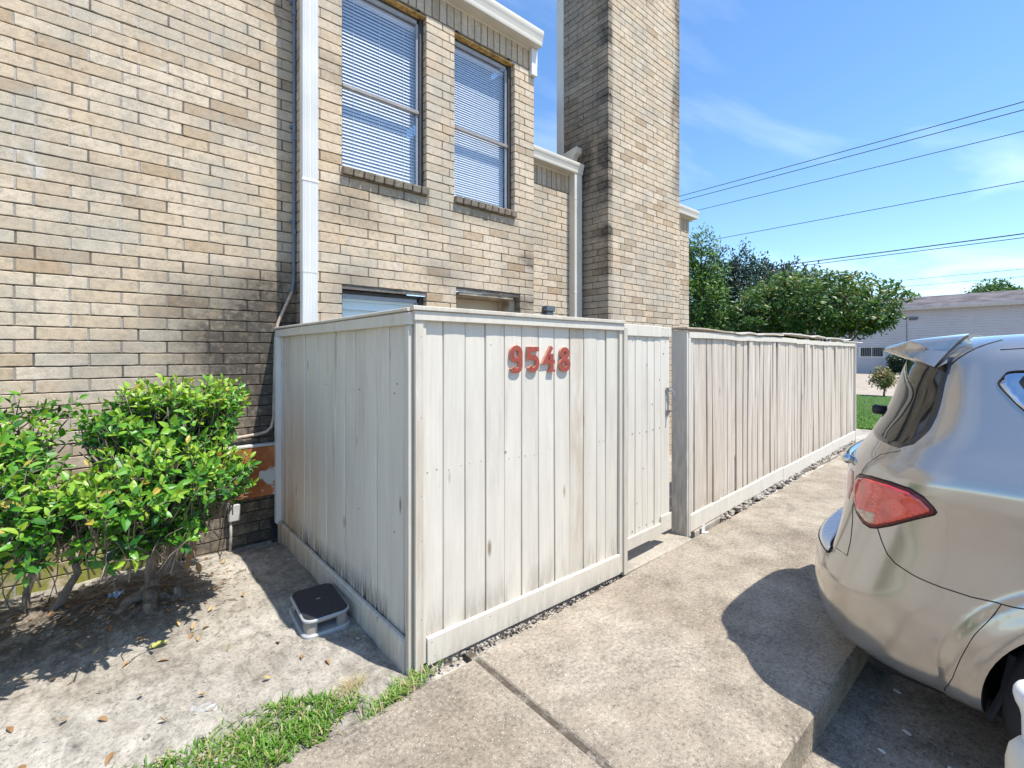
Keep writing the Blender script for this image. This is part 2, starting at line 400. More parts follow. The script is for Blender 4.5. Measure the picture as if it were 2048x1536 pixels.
# raised walkway: slabs with open joints, a rounded kerb nosing on the parking side
b = MB()
def slab(xa, xb, ya0, ya1, yb0, yb1, z1=0.0, z0=-.30):
    """quad slab with bevelled rim; near edge ya0->ya1, far edge yb0->yb1"""
    e = .012
    ring = lambda o, z: [(xa + o, ya0 + o, z), (xb - o, ya1 + o, z), (xb - o, yb1 - o, z), (xa + o, yb0 - o, z)]
    vs = ring(0, z0) + ring(0, z1 - e) + ring(e, z1)
    fs = [(8, 9, 10, 11)]
    for k in range(2):
        for i in range(4): j = (i + 1) % 4; fs.append((k * 4 + i, k * 4 + j, k * 4 + 4 + j, k * 4 + 4 + i))
    b.add(vs, fs)
xs = [-30, -6.0, -2.35, 1.371, 11.6]
for i in range(len(xs) - 1):
    f = lambda x: 1.80 + max(0, min(.07, (x - .5) * .11)) + max(0, (x - 3.5) * .034)
    slab(xs[i] + .009, xs[i + 1] - .009, .655, .655, f(xs[i]), f(xs[i + 1]))
tag(b.build('walkway', WALKM), kind='structure')
b = MB()
for x in xs[1:-1]: b.box(x - .02, x + .02, .67, 1.95, -.06, -.006, 0, 0, (.5, .5, 1.0, 0))
tag(b.build('joint_soil', DIRT), kind='structure')
b = MB(); b.box(2.66, 3.56, 1.905, 2.098, -.2, .012, .008); tag(b.build('gate_stoop', SLABM), kind='structure')

# lawn and drive beyond the end of the walk
sheet('lawn', 11.6, 21.5, -12, 60, -0.05, simple('lawn_soil', (.045, .10, .015), .95, 0, .3, 3))
sheet('driveway', 21.5, 46.5, -30, 60, -0.10, FARC)

# ------------------------------------------------------------------ brick building
ZREF = 0.056; BL = 0.257; JT = 0.0105
def sm(a, b_, x):
    t = max(0.0, min(1.0, (x - a) / (b_ - a))); return t * t * (3 - 2 * t)
def stain_left(p):
    x, y, z = p; nz = noise.noise((x * 2.5, z * 2.5, 1.3)) * .5
    d = sm(.0, .85, x + nz * .7) * (1 - sm(1.75, 2.45, z + nz * .7)) * 1.0          # sooty corner below the conduit
    d = max(d, .60 * sm(-.2, .5, x + nz) * (1 - sm(1.55, 1.95, z + nz * .8)) * sm(.9, 1.4, z))
    d = max(d, .8 * (1 - sm(.30, .60, z + nz * .3)) * sm(-.15, .25, x))
    d = max(d, .55 * max(0, noise.noise((x * 1.1 + 5, z * 1.7, 4)) - .12) * 2)
    m = (1 - sm(.24, .50, z + nz * .2)) * (1 - sm(.15, .45, x)); return min(1, d), m
def stain_bay(p):
    x, y, z = p; nz = noise.noise((x * 3, z * 3, 7.7)) * .5
    d = .75 * sm(3.05, 3.7, x + nz * .6) * (1 - sm(2.6, 3.1, z + nz * .4)) * (.25 + .75 * sm(-.1, .35, noise.noise((x * 3, z * 6, 2))))
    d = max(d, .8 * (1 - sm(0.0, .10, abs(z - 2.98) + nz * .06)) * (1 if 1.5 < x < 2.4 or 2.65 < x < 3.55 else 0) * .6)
    d = max(d, .8 * (1 - sm(1.20, 1.30, x)) * (1 - sm(2.0, 2.4, z)))
    d = max(d, .5 * max(0, noise.noise((x * 1.6 + 9, z * 2.4, 4)) - .15) * 2); return min(1, d), 0
def stain_shade_chim(p):
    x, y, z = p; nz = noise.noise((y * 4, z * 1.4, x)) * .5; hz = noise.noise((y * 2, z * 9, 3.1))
    if x < 4.9:  # left face: shade darkened into the brick colour, plus brown stain near front edge
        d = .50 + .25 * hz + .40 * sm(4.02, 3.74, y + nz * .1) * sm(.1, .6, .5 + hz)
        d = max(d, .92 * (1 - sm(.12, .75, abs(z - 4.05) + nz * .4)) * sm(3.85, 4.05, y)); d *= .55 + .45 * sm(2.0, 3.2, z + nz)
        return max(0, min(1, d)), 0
    d = .75 * sm(6.28, 6.55, x + noise.noise((x * 6, z * 1.1, 8)) * .22) * sm(3.5, 5.0, z + nz)
    return min(1, d), 0
def stain_none(p):
    x, y, z = p; return max(0, .4 * noise.noise((x * 2, z * 3, 5)) - .05), 0

def frame(O, u, n):
    O = Vector(O); u = Vector(u); n = Vector(n)
    return lambda a, d, z: tuple(O + u * a + n * d + Vector((0, 0, z)))
def one_brick(mb, F, a0, a1, z0, z1, st, depth=.008, proud=0.0, ch=.003, m=0):
    j = lambda s_=.001: rnd.uniform(-s_, s_)
    pr = proud + j(.0022); r = .52 + (rnd.random() - .5) * .62; g = rnd.random(); sd_ = rnd.uniform(0, 99)
    if rnd.random() < .10: r *= rnd.uniform(.1, .45)
    n = max(2, min(7, int((a1 - a0) / .036) + 1)); vs = []; cs = []
    lo = [j(.0016) + .0013 * noise.noise((i * .9, sd_, 0)) for i in range(n + 1)]; up = [j(.0012) for i in range(n + 1)]
    tl = j(.0018)
    for (off, d) in ((0, -.02), (0, pr - ch), (ch, pr)):
        for k in range(2):
            for i in range(n + 1):
                t = i / n; a = a0 + off + (a1 - a0 - 2 * off) * t
                z = (z0 + off + lo[i] + (ch * .8 if i in (0, n) else 0)) if k == 0 else (z1 - off + up[i] - (ch * .5 if i in (0, n) else 0))
                p = F(a, d + tl * (t - .5), z); vs.append(p); s_, mo = st(p); cs.append((r, g, s_, mo))
    N = n + 1; fs = []
    for i in range(n): fs.append((4 * N + i, 4 * N + i + 1, 5 * N + i + 1, 5 * N + i))
    for q in (0, 2):
        A, B = q * N, (q + 2) * N
        for i in range(n): fs.append((A + i, A + i + 1, B + i + 1, B + i)); fs.append((A + N + i, A + N + i + 1, B + N + i + 1, B + N + i))
        fs.append((A, A + N, B + N, B)); fs.append((A + n, A + N + n, B + N + n, B + n))
    base = len(mb.v); mb.v.extend(vs); mb.c.extend(cs)
    for f in fs: mb.f.append(tuple(i + base for i in f)); mb.m.append(m)
def cut(iv, holes):
    out_ = [iv]
    for h0, h1 in holes:
        nx_ = []
        for a, b_ in out_:
            if h1 <= a or h0 >= b_: nx_.append((a, b_)); continue
            if h0 > a: nx_.append((a, h0))
            if h1 < b_: nx_.append((h1, b_))
        out_ = nx_
    return out_
def brick_wall(mb, O, u, n, L, z0, z1, holes=(), st=stain_none, phase=0.0, mort=1, edge=(True, True), mdepth=.011):
    F = frame(O, u, n); k = math.floor((z0 - ZREF) / CH)
    while ZREF + k * CH < z1 - .005:
        ra, rb = max(z0, ZREF + k * CH + .0036), min(z1, ZREF + (k + 1) * CH - .0036); k += 1
        if rb - ra < .012: continue
        hs = [(h[0], h[1]) for h in holes if h[2] < rb - .01 and h[3] > ra + .01]
        for (s0, s1) in cut((0, L), hs):
            off = (phase + (.35 if k % 2 else 0.0)) * BL; a = s0
            nxt = math.floor((s0 - off) / BL) * BL + off + BL
            while a < s1 - .004:
                e = min(nxt + rnd.uniform(-.006, .006), s1)
                if e - a < .03 and e < s1: nxt += BL; continue
                if s1 - e < .04: e = s1
                one_brick(mb, F, a + (JT * .5 if a > s0 else 0), e - (JT * .5 if e < s1 else 0), ra, rb, st)
                if e < s1:      # head joint, struck nearly flush and paler than the bed joints
                    dj = -.0035 + rnd.uniform(-.003, .002); v4 = [F(e - .006, dj, ra), F(e + .006, dj, ra), F(e + .006, dj, rb), F(e - .006, dj, rb)]
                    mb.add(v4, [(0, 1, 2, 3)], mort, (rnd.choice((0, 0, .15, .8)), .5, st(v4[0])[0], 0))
                a = e; nxt = max(nxt + BL, e + .01)
    # mortar bed behind, bed-joint shadow darkened into its colour, split round the openings
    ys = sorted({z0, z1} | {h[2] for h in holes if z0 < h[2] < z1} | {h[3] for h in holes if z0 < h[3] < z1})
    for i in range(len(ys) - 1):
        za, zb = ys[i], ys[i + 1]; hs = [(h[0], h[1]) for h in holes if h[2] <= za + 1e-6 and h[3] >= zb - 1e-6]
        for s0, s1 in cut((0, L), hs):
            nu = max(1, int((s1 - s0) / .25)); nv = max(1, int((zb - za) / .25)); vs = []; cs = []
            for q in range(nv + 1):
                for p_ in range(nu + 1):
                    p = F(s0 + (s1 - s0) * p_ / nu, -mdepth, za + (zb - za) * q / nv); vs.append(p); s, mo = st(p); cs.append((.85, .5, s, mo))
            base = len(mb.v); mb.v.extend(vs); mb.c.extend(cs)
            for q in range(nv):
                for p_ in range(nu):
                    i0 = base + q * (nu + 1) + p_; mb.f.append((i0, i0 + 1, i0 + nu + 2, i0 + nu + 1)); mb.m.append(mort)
def soldiers(mb, O, u, n, L, z0, z1, st=stain_none, pitch=.086):
    F = frame(O, u, n); k = max(1, round(L / pitch)); p = L / k
    for i in range(k): one_brick(mb, F, i * p + JT * .5, (i + 1) * p - JT * .5, z0 + JT, z1, lambda q: (.18 + .25 * noise.noise((q[0] * 9, q[2], 1)), 0))
    vs = [F(0, -.009, z0), F(L, -.009, z0), F(L, -.009, z1), F(0, -.009, z1)]; mb.add(vs, [(0, 1, 2, 3)], 1, (.5, .5, .15, 0))

YL, YB, YC = 4.22, 4.00, 3.72            # faces of the long wall, the window bay and the chimney
XB0, XB1, XC0, XC1, XE = 1.20, 3.785, 4.825, 6.56, 7.76
ZS0, ZTOP = 4.80, 5.05
house = thing('brick_townhouse', (2.5, 4.3, 0), 'two storey tan brick townhouse with tall chimney behind the board fence', 'townhouse')
BM = [BRICK, MORTAR]
X = (1, 0, 0); NY = (0, -1, 0); NXm = (-1, 0, 0); PX = (1, 0, 0)
b = MB(); brick_wall(b, (-4.4, YL, 0), X, NY, 4.4 + XB0, -.15, 5.2, (), stain_left, .37)
tag(b.build('side_wall', BM, house), 'long plain brick wall behind the shrubs, sooty and mossy near the ground')
W1 = (1.515 - XB0, 2.345 - XB0, 3.11, 4.80); W2 = (2.67 - XB0, 3.485 - XB0, 3.11, 4.80)
W3 = (1.515 - XB0, 2.345 - XB0, .95, 2.06); DR = (2.69 - XB0, 3.57 - XB0, 0.0, 2.14)
b = MB(); brick_wall(b, (XB0, YB, 0), X, NY, XB1 - XB0, -.1, ZS0, (W1, W2, W3, DR), stain_bay, .15)
brick_wall(b, (XB0, YL + .05, 0), (0, -1, 0), NXm, YL + .05 - YB, -.1, 5.05, (), stain_bay, .2)         # narrow return beside the conduit
for hx in (W1, W2, W3):                                                                   # brick reveals
    for a, nn in ((hx[0], PX), (hx[1], NXm)):
        brick_wall(b, (XB0 + a, YB + (0 if nn == PX else .12), 0), (0, 1 if nn == PX else -1, 0), nn, .12, hx[2], hx[3], (), stain_bay, .3)
for a, nn in ((DR[0], PX), (DR[1], NXm)):
    brick_wall(b, (XB0 + a, YB + (0 if nn == PX else .45), 0), (0, 1 if nn == PX else -1, 0), nn, .45, 0, DR[3], (), stain_bay, .3)
soldiers(b, (XB0, YB, 0), X, NY, XB1 - XB0, ZS0 + .002, ZTOP)
brick_wall(b, (XB1, YB, 0), (0, 1, 0), PX, 4.0, 3.6, ZTOP, (), stain_none, .1)
tag(b.build('bay_wall', BM, house), 'brick front wall with the two upstairs windows')
b = MB()
brick_wall(b, (XB1, YL, 0), X, NY, XE - XB1, -.1, 3.615, ((XC0 - XB1 + .01, XC1 - XB1 - .01, -.2, 4),), stain_none, .4)
soldiers(b, (XB1, YL, 0), X, NY, XC0 - XB1, 3.617, 3.87); soldiers(b, (XC1, YL, 0), X, NY, XE - XC1, 3.617, 3.87)
brick_wall(b, (XE, YL, 0), (0, 1, 0), PX, 6.0, -.1, 3.87, (), stain_none, .1)
tag(b.build('wing_wall', BM, house), 'clean pale brick wall of the single storey wing')
b = MB()
brick_wall(b, (XC0, YC, 0), X, NY, XC1 - XC0, -.1, 8.0, (), stain_shade_chim, .0)
brick_wall(b, (XC0, 4.49, 0), (0, -1, 0), NXm, 4.49 - YC, -.1, 8.0, (), stain_shade_chim, .0)
brick_wall(b, (XC1, YC, 0), (0, 1, 0), PX, 4.49 - YC, -.1, 8.0, (), stain_shade_chim, .5)
b.box(XC0 - .03, XC1 + .03, YC - .03, 4.52, 8.0, 8.12, .01, 1)
ch = b.build('chimney', BM, house); tag(ch, 'tall brick chimney breast, its left side stained and coloured darker for shade')
b = MB(); b.box(XC0 - .012, XC0 + .03, 4.492, 4.62, 3.95, 8.1, .004); b.box(XC0 + .031, XC1, 4.50, 4.60, 3.95, 8.1)
tag(b.build('corner_trim', CREAM, ch), 'pale vertical trim board on the back edge of the chimney')

def gutter(name, xa, xb, yw, z0, z1, dpt=.13, par=house, lab=None):
    """ogee gutter profile with end caps, lip and a fascia board behind it"""
    h = z1 - z0
    prof = [(-.002, z0 + .0), (-dpt * .80, z0), (-dpt * .83, z0 + h * .10), (-dpt * .85, z0 + h * .30), (-dpt * .91, z0 + h * .52), (-dpt * .97, z0 + h * .68), (-dpt, z0 + h * .82), (-dpt, z1), (-dpt + .014, z1), (-dpt + .014, z1 - .012), (-.002, z1 - .012)]
    b = MB(); b.prism(prof, lambda p: (xa, yw + p[0], p[1]), lambda p: (xb, yw + p[0], p[1]))
    b.box(xa + .006, xb - .006, yw - .0025, yw + .10, z0 - .018, z1 + .012)
    o = b.build(name, CREAM, par); 
    if lab: tag(o, lab)
    return o
gutter('gutter', XB0 - .02, XB1 + .012, YB, 5.052, 5.215, .155, lab='cream gutter along the top of the upstairs windows')
gutter('gutter', XB1 + .03, XC0 - .05, YL, 3.872, 4.005, .145, lab='cream gutter on the low wing beside the chimney')
gutter('gutter', XC1 + .01, XE + .12, YL, 3.872, 4.005, .13, lab='short gutter end to the right of the chimney')
gutter('gutter', -4.45, XB0 - .03, YL, 5.202, 5.36, .13)
b = MB(); b.box(XB1 - .075, XB1 + .012, YB - .045, YB - .002, 4.74, 5.05, .004); b.box(XB1 + .0125, XB1 + .03, YB - .03, YB + .1, 4.86, 5.05, .003)
b.build('frieze_end', WHITE, house)
# little gutter at the foot of the chimney trim, seen end on
prof = [(0, 0), (.0, .17), (-.30, .21), (-.315, .19), (-.30, .13), (-.24, .09), (-.20, .0)]
b = MB(); b.prism(prof, lambda p: (XC0 - .10, 4.47 + p[0], 4.06 + p[1]), lambda p: (XC0 - .003, 4.47 + p[0], 4.06 + p[1])); b.build('roof_saddle', CREAM, house)
b = MB()
def slabroof(xa, xb, ya, yb, za, zb):
    b.add([(xa, ya, za), (xb, ya, za), (xb, yb, zb), (xa, yb, zb), (xa, ya, za - .05), (xb, ya, za - .05), (xb, yb, zb - .05), (xa, yb, zb - .05)],
          [(0, 1, 2, 3), (4, 7, 6, 5), (0, 4, 5, 1), (1, 5, 6, 2), (2, 6, 7, 3), (3, 7, 4, 0)])
slabroof(XB0 - .05, XB1 + .04, YB + .08, 10.5, 5.19, 5.5); slabroof(XB1 + .045, XE + .1, YL + .3, 10.5, 3.95, 4.03); slabroof(-4.4, XB0 - .06, YL + .08, 10.5, 5.33, 5.6)
b.build('roof', ROOFM, house)
b = MB()   # dim rooms behind the openings
for hx, zt in ((W1, 4.8), (W2, 4.8), (W3, 2.06)):
    b.box(XB0 + hx[0] - .05, XB0 + hx[1] + .05, YB + .5, YB + .52, hx[2] - .1, zt + .1)
b.build('room_wall', INTER, house)

def downspout(name, xa, xb, yf, yb, z0, z1, mat_, ribs, lab, par=house):
    b = MB(); n = 9 if ribs else 3; pts = []
    for i in range(n * 2 + 1):
        t = i / (n * 2); d = (.005 if (ribs and i % 2 and 0 < i < n * 2) else 0)
        pts.append((xa + .006 + (xb - xa - .012) * t, yf + d))
    poly = [(xa, yb), (xa, yf + .006)] + pts + [(xb, yf + .006), (xb, yb)]
    zs = [z0, (z0 + z1) * .42, z1]
    for k in range(2):
        ex = .0025 * k
        b.prism([(x + (ex if x > (xa + xb) / 2 else -ex), y - ex) for x, y in poly], lambda p: (p[0], p[1], zs[k] - .02 * k), lambda p: (p[0], p[1], zs[k + 1]))
    for z in (z0 + .4, (z0 + z1) / 2 + .3, z1 - .35): b.box(xa - .007, xb + .007, yf - .004, yb, z, z + .022, .002)
    o = b.build(name, mat_, par); tag(o, lab); return o
downspout('downspout', 1.172, 1.290, YB - .075, YB - .002, .12, 5.06, WHITE, True, 'white ribbed downspout at the inner corner of the building')
downspout('downspout', 4.632, 4.775, YL - .105, YL - .004, .1, 3.88, CREAM, False, 'plain cream downspout beside the chimney')
b = MB()
cp = [(1.182, 4.19, 5.1), (1.182, 4.19, 3.2), (1.178, 4.19, 2.12), (1.165, 4.19, 2.02), (1.085, 4.19, 1.83), (1.05, 4.188, 1.74), (1.035, 4.185, 1.62)]
b.tube(cp[:4], .013, 10, 0, cap=False); b.tube(cp[3:] + [(1.022, 4.188, .97), (1.005, 4.188, .90), (.97, 4.188, .865), (.90, 4.188, .85), (.72, 4.188, .835)], .0125, 10, 1)
for z in (4.35, 3.30, 2.5): b.tube([(1.182, 4.19, z), (1.182, 4.19, z + .05)], .019, 10, 0); b.box(1.15, 1.214, 4.197, 4.218, z + .1, z + .125, .003, 0)
tag(b.build('conduit', [CONDB, simple('old_conduit', (.42, .34, .27), .6, .1, .3, 14)], house, smooth=False), 'thin wall conduit, blue-grey above and rusty below its bend')

def window(hx, slats, lab, sash_z, blind_col=None, lower_only=False):
    a0, a1, z0, z1 = XB0 + hx[0], XB0 + hx[1], hx[2], hx[3]; yf = YB + .075
    f = MB(); t = .032
    f.box(a0, a0 + t, yf, yf + .055, z0, z1, .003); f.box(a1 - t - .012, a1, yf - .012, yf + .055, z0, z1, .003)
    f.box(a0 + t + .001, a1 - t - .013, yf, yf + .055, z1 - t, z1, .003); f.box(a0 + t + .001, a1 - t - .013, yf, yf + .055, z0, z0 + t, .003)
    W = f.build('window', DARKF, house); tag(W, lab)
    g = MB(); g.box(a1 - t - .03, a1 - t, yf + .012, yf + .04, z0 + t, z1 - t, .002); g.box(a0 + t, a1 - t, yf + .012, yf + .04, z1 - t - .035, z1 - t, .002)
    g.build('sash', simple('sash_paint', (.34, .38, .44), .5, 0, .1, 6), W)
    if sash_z:
        r_ = MB(); r_.box(a0 + t, a1 - t, yf - .004, yf + .03, sash_z - .018, sash_z + .018, .004); r_.build('meeting_rail', ALU, W)
    p = MB(); p.add([(a0 + t, yf + .031, z0 + t), (a1 - t, yf + .031, z0 + t), (a1 - t, yf + .031, z1 - t), (a0 + t, yf + .031, z1 - t)], [(0, 1, 2, 3)]); p.build('pane', GLASS, W, fixn=False)
    bl = MB(); zb = z0 + .03; yb_ = yf + .10; k = 0
    while zb < z1 - .06:
        tilt = 1.02; wv = slats * 1.0; x_a = a0 + .035; x_b = a1 - .035
        sag = rnd.uniform(-.0012, .0012); vs = []
        for i in range(2):
            x = (x_a, x_b)[i]
            for q in (-1, -.35, .35, 1): vs.append((x, yb_ + q * wv * math.cos(tilt) * .5 - (1 - q * q) * .0022, zb + q * wv * math.sin(tilt) * .5 + sag))
        bl.add(vs, [(0, 1, 5, 4), (1, 2, 6, 5), (2, 3, 7, 6)]); zb += slats * .80; k += 1
    for q in (.2, .5, .8): bl.tube([(a0 + (a1 - a0) * q, yb_ - slats * .4, z0 + .04), (a0 + (a1 - a0) * q, yb_ - slats * .4, z1 - .06)], .0014, 4)
    bl.box(a0 + .03, a1 - .03, yb_ - .02, yb_ + .02, z1 - .085, z1 - .04, .003)
    bl.build('blind', BLIND, W)
    return W, (a0, a1, z0, z1)
for hx, sl, lab, sz in ((W1, .040, 'left upstairs window with wide slatted blind', 3.86), (W2, .031, 'right upstairs window with fine slatted blind', 3.86)):
    W, (a0, a1, z0, z1) = window(hx, sl, lab, sz)
    s_ = MB(); n = 9
    for i in range(n):
        xa = a0 - .005 + (a1 - a0 + .02) * i / n; xb = xa + (a1 - a0 + .02) / n - .010; dz = rnd.uniform(-.004, .004); dy = rnd.uniform(-.004, .004)
        T = Matrix.Translation((0, YB, z0)) @ Matrix.Rotation(.16, 4, 'X')
        s_.box(xa, xb, -.055 + dy, .10, -.068 + dz, -.002 + dz, .007, 0, (.15 + .3 * rnd.random(), rnd.random(), .62, 0), T, .0012)
    s_.add([(a0 + .002, YB - .022, z0 - .075), (a1 + .01, YB - .022, z0 - .075), (a1 + .01, YB + .02, z0 - .012), (a0 + .002, YB + .02, z0 - .012)], [(0, 1, 2, 3)], 1, (.5, .5, .9, 0))
    s_.build('sill', BM, W)
    l_ = MB(); l_.box(a0 + .001, a1 - .001, YB + .012, YB + .118, z1 - .022, z1 - .002, .002); l_.box(a0 + .02, a0 + .05, YB - .004, YB + .03, z1 + .001, z1 + .012, .002, 1); l_.box(a1 - .1, a1 - .07, YB - .004, YB + .03, z1 + .001, z1 + .012, .002, 1)
    l_.build('lintel', [OSB, BLACK], W)
window(W3, .10, 'ground floor window mostly hidden by the fence', None)
d = MB(); d.box(XB0 + DR[0] + .05, XB0 + DR[1] - .09, YB + .30, YB + .34, 0, DR[3] - .03, .004)
DRO = d.build('door', DOORM, house); tag(DRO, 'cream entry door set deep in the brick beside the fence top')
d = MB(); d.box(XB0 + DR[0], XB0 + DR[0] + .049, YB + .28, YB + .36, 0, DR[3], .003); d.box(XB0 + DR[1] - .089, XB0 + DR[1], YB + .10, YB + .36, 0, DR[3], .003); d.box(XB0 + DR[0] + .05, XB0 + DR[1] - .09, YB + .02, YB + .36, DR[3] - .028, DR[3], .002)
d.build('door_frame', simple('worn_door_frame', (.40, .33, .24), .7, 0, .5, 9), DRO)
d = MB(); d.box(4.13, 4.285, YL - .09, YL - .005, 2.03, 2.10, .008); d.box(4.15, 4.265, YL - .075, YL - .005, 1.98, 2.032, .006)
d.build('wall_lamp', simple('slate_grey_metal', (.11, .13, .16), .4, .2, .1, 5), house)

# ------------------------------------------------------------------ board fences and gate
def board_run(mb, F, joints, z0, z1, proud=0.0, warp=.004, mild=None, th=.018, gap=.003, brown=None, seg=9):
    """vertical boards between the given joints, each slightly cupped and out of line; F(a, d, z) -> world"""
    for i in range(len(joints) - 1):
        a0, a1 = joints[i] + gap * rnd.uniform(.4, 1.1), joints[i + 1] - gap * rnd.uniform(.4, 1.1)
        d0 = proud + rnd.uniform(-warp, warp); r, g = rnd.random(), rnd.random(); ph = rnd.uniform(0, 6); bow = rnd.uniform(-1, 1) * warp * 1.2; sw = rnd.uniform(-1, 1) * gap * .9
        vs = []; cs = []; e = .003
        prof = [(a0, -th), (a0, -e), (a0 + e, 0), ((a0 + a1) / 2, .0012), (a1 - e, 0), (a1, -e), (a1, -th)]
        for k in range(seg + 1):
            t = k / seg; z = z0 + (z1 - z0) * t
            for (a, d) in prof:
                p = F(a + sw * math.sin(t * 3.1 + ph), d0 + d + bow * math.sin(t * math.pi + ph * .3), z); vs.append(p)
                cs.append((r, g, mild(a, z) if mild else 0, brown(a, z) if brown else 0))
        n = len(prof); fs = []
        for k in range(seg):
            for q in range(n - 1): fs.append((k * n + q, k * n + q + 1, (k + 1) * n + q + 1, (k + 1) * n + q))
            fs.append((k * n + n - 1, k * n, (k + 1) * n, (k + 1) * n + n - 1))
        fs.append(tuple(range(n - 1, -1, -1))); fs.append(tuple(seg * n + q for q in range(n)))
        b_ = len(mb.v); mb.v.extend(vs); mb.c.extend(cs)
        for f in fs: mb.f.append(tuple(q + b_ for q in f)); mb.m.append(0)
def screws(mb, F, pts, r=.0042, d=.002):
    for a, z in pts:
        o = [F(a + r * math.cos(t * math.pi / 3), d, z + r * math.sin(t * math.pi / 3)) for t in range(6)]
        o2 = [F(a + r * 1.2 * math.cos(t * math.pi / 3), -.004, z + r * 1.2 * math.sin(t * math.pi / 3)) for t in range(6)]
        mb.add(o + o2, [(0, 1, 2, 3, 4, 5)] + [(i, i + 6, (i + 1) % 6 + 6, (i + 1) % 6) for i in range(6)], 1)
def fbar(mb, F, a0, a1, d0, d1, z0, z1, bev=.003, col=(.3, .5, 0, 0), n=1, wob=0.0, sub=1, colf=None):
    """bar in fence coordinates, optionally wavy"""
    for k in range(n):
        s0 = a0 + (a1 - a0) * k / n; s1 = a0 + (a1 - a0) * (k + 1) / n
        vs = []; m_ = max(1, sub)
        cs = []
        for q in range(m_ + 1):
            a = s0 + (s1 - s0) * q / m_; w_ = wob * (noise.noise((a * 1.4, 3.3, d0 * 7)) + .5 * noise.noise((a * 4.1, 8, 1)))
            e = bev
            for (d, z) in ((d0, z0 + e), (d0, z1 - e), (d0 + e, z1), (d1 - e, z1), (d1, z1 - e), (d1, z0 + e), (d1 - e, z0), (d0 + e, z0)):
                vs.append(F(a, d, z + w_)); cs.append(colf(a, z) if colf else col)
        fs = [(q * 8 + i, q * 8 + (i + 1) % 8, (q + 1) * 8 + (i + 1) % 8, (q + 1) * 8 + i) for q in range(m_) for i in range(8)]
        fs += [tuple(range(7, -1, -1)), tuple(m_ * 8 + i for i in range(8))]
        b_ = len(mb.v); mb.v.extend(vs); mb.c.extend(cs)
        for f in fs: mb.f.append(tuple(i + b_ for i in f)); mb.m.append(0)
def dir_frame(p0, p1):
    p0 = Vector((*p0, 0)); p1 = Vector((*p1, 0)); u = (p1 - p0).normalized(); n = Vector((u.y, -u.x, 0))
    return frame(p0, u, n), (p1 - p0).length
HF = 1.715
NAIL = simple('nail_head', (.30, .28, .25), .5, .3, .4, 30)
# enclosure round the corner: front panel and left side panel
enc = thing('corner_fence', (1.09, 1.96, 0), 'pale board fence enclosure turning a corner with a house number on its front', 'fence')
FF, LF = dir_frame((1.090, 1.962), (2.655, 1.926))
a_ = lambda x: x - 1.090
b = MB(); jf = [a_(x) for x in (1.118, 1.241, 1.37, 1.497, 1.624, 1.748, 1.876, 2.004, 2.136, 2.261, 2.387, 2.475, 2.602)]
board_run(b, FF, jf, .145, 1.668, 0, .0022, lambda a, z: .35 * (1 - sm(.15, .24, z)) * sm(.2, .5, noise.noise((a * 7, 3, 1)) + .45), brown=lambda a, z: .75 * (1 - sm(.02, .10, abs(a - 1.11))) * (.4 + .6 * sm(.1, .5, z)) + .12 * (1 - sm(.15, .3, z)))
BF = b
b = MB(); fbar(b, FF, .052, LF - .058, .0, .024, .018, .150, .004, sub=8, wob=.002, colf=lambda a, z: (.12, .4, .3 * (1 - sm(.0, .06, z)), .1)); b.build('skirt_board', TRIMP, enc)
b = MB(); fbar(b, FF, -.0105, .030, .0, .022, .0, 1.665, .004, colf=lambda a, z: (.2, .6, .1, .55 * (1 - sm(.05, .45, z)) + .2)); fbar(b, FF, .0305, .05, .0, .013, .03, 1.665, .003); b.build('corner_trim', TRIMP, enc)
b = MB(); fbar(b, FF, LF - .055, LF - .022, -.06, .018, .02, 1.66, .004, col=(.5, .2, 0, .1)); fbar(b, FF, LF - .0215, LF + .015, -.06, .030, .0, 1.68, .004, col=(.7, .2, .12, .2)); tag(b.build('end_post', TRIMP, enc), 'end post beside the gate')
b = MB(); fbar(b, FF, -.018, LF - .012, .0, .030, 1.655, 1.700, .003, sub=6, wob=.002); fbar(b, FF, -.03, LF - .02, -.075, .040, 1.7005, 1.722, .003, sub=6, wob=.002, col=(.5, .1, .1, .3)); b.build('cap_rail', TRIMP, enc)
b = MB(); pts = []
for i in range(len(jf) - 1):
    for q in (.25, .75): pts.append((jf[i] + (jf[i + 1] - jf[i]) * q + rnd.uniform(-.01, .01), .93 + rnd.uniform(-.012, .012)))
pts += [(a, .125) for a in (.075, .42, .8, 1.2)] + [(a, .055) for a in (.09, .6, 1.3)]
screws(BF, FF, [p for p in pts if p[1] > .2], .0028, .0012); screws(BF, FF, [p for p in pts if p[1] < .2], .003, .0255)
screws(BF, FF, [(1.535 - 1.09, 1.545), (1.378 + .255 - 1.09 + .0, .965)], .006, .0015); screws(BF, FF, [(.02, z) for z in (.25, .62, .83, 1.2, 1.58)], .003, .0232)
BF.build('front_boards', [PAINT, NAIL], enc)
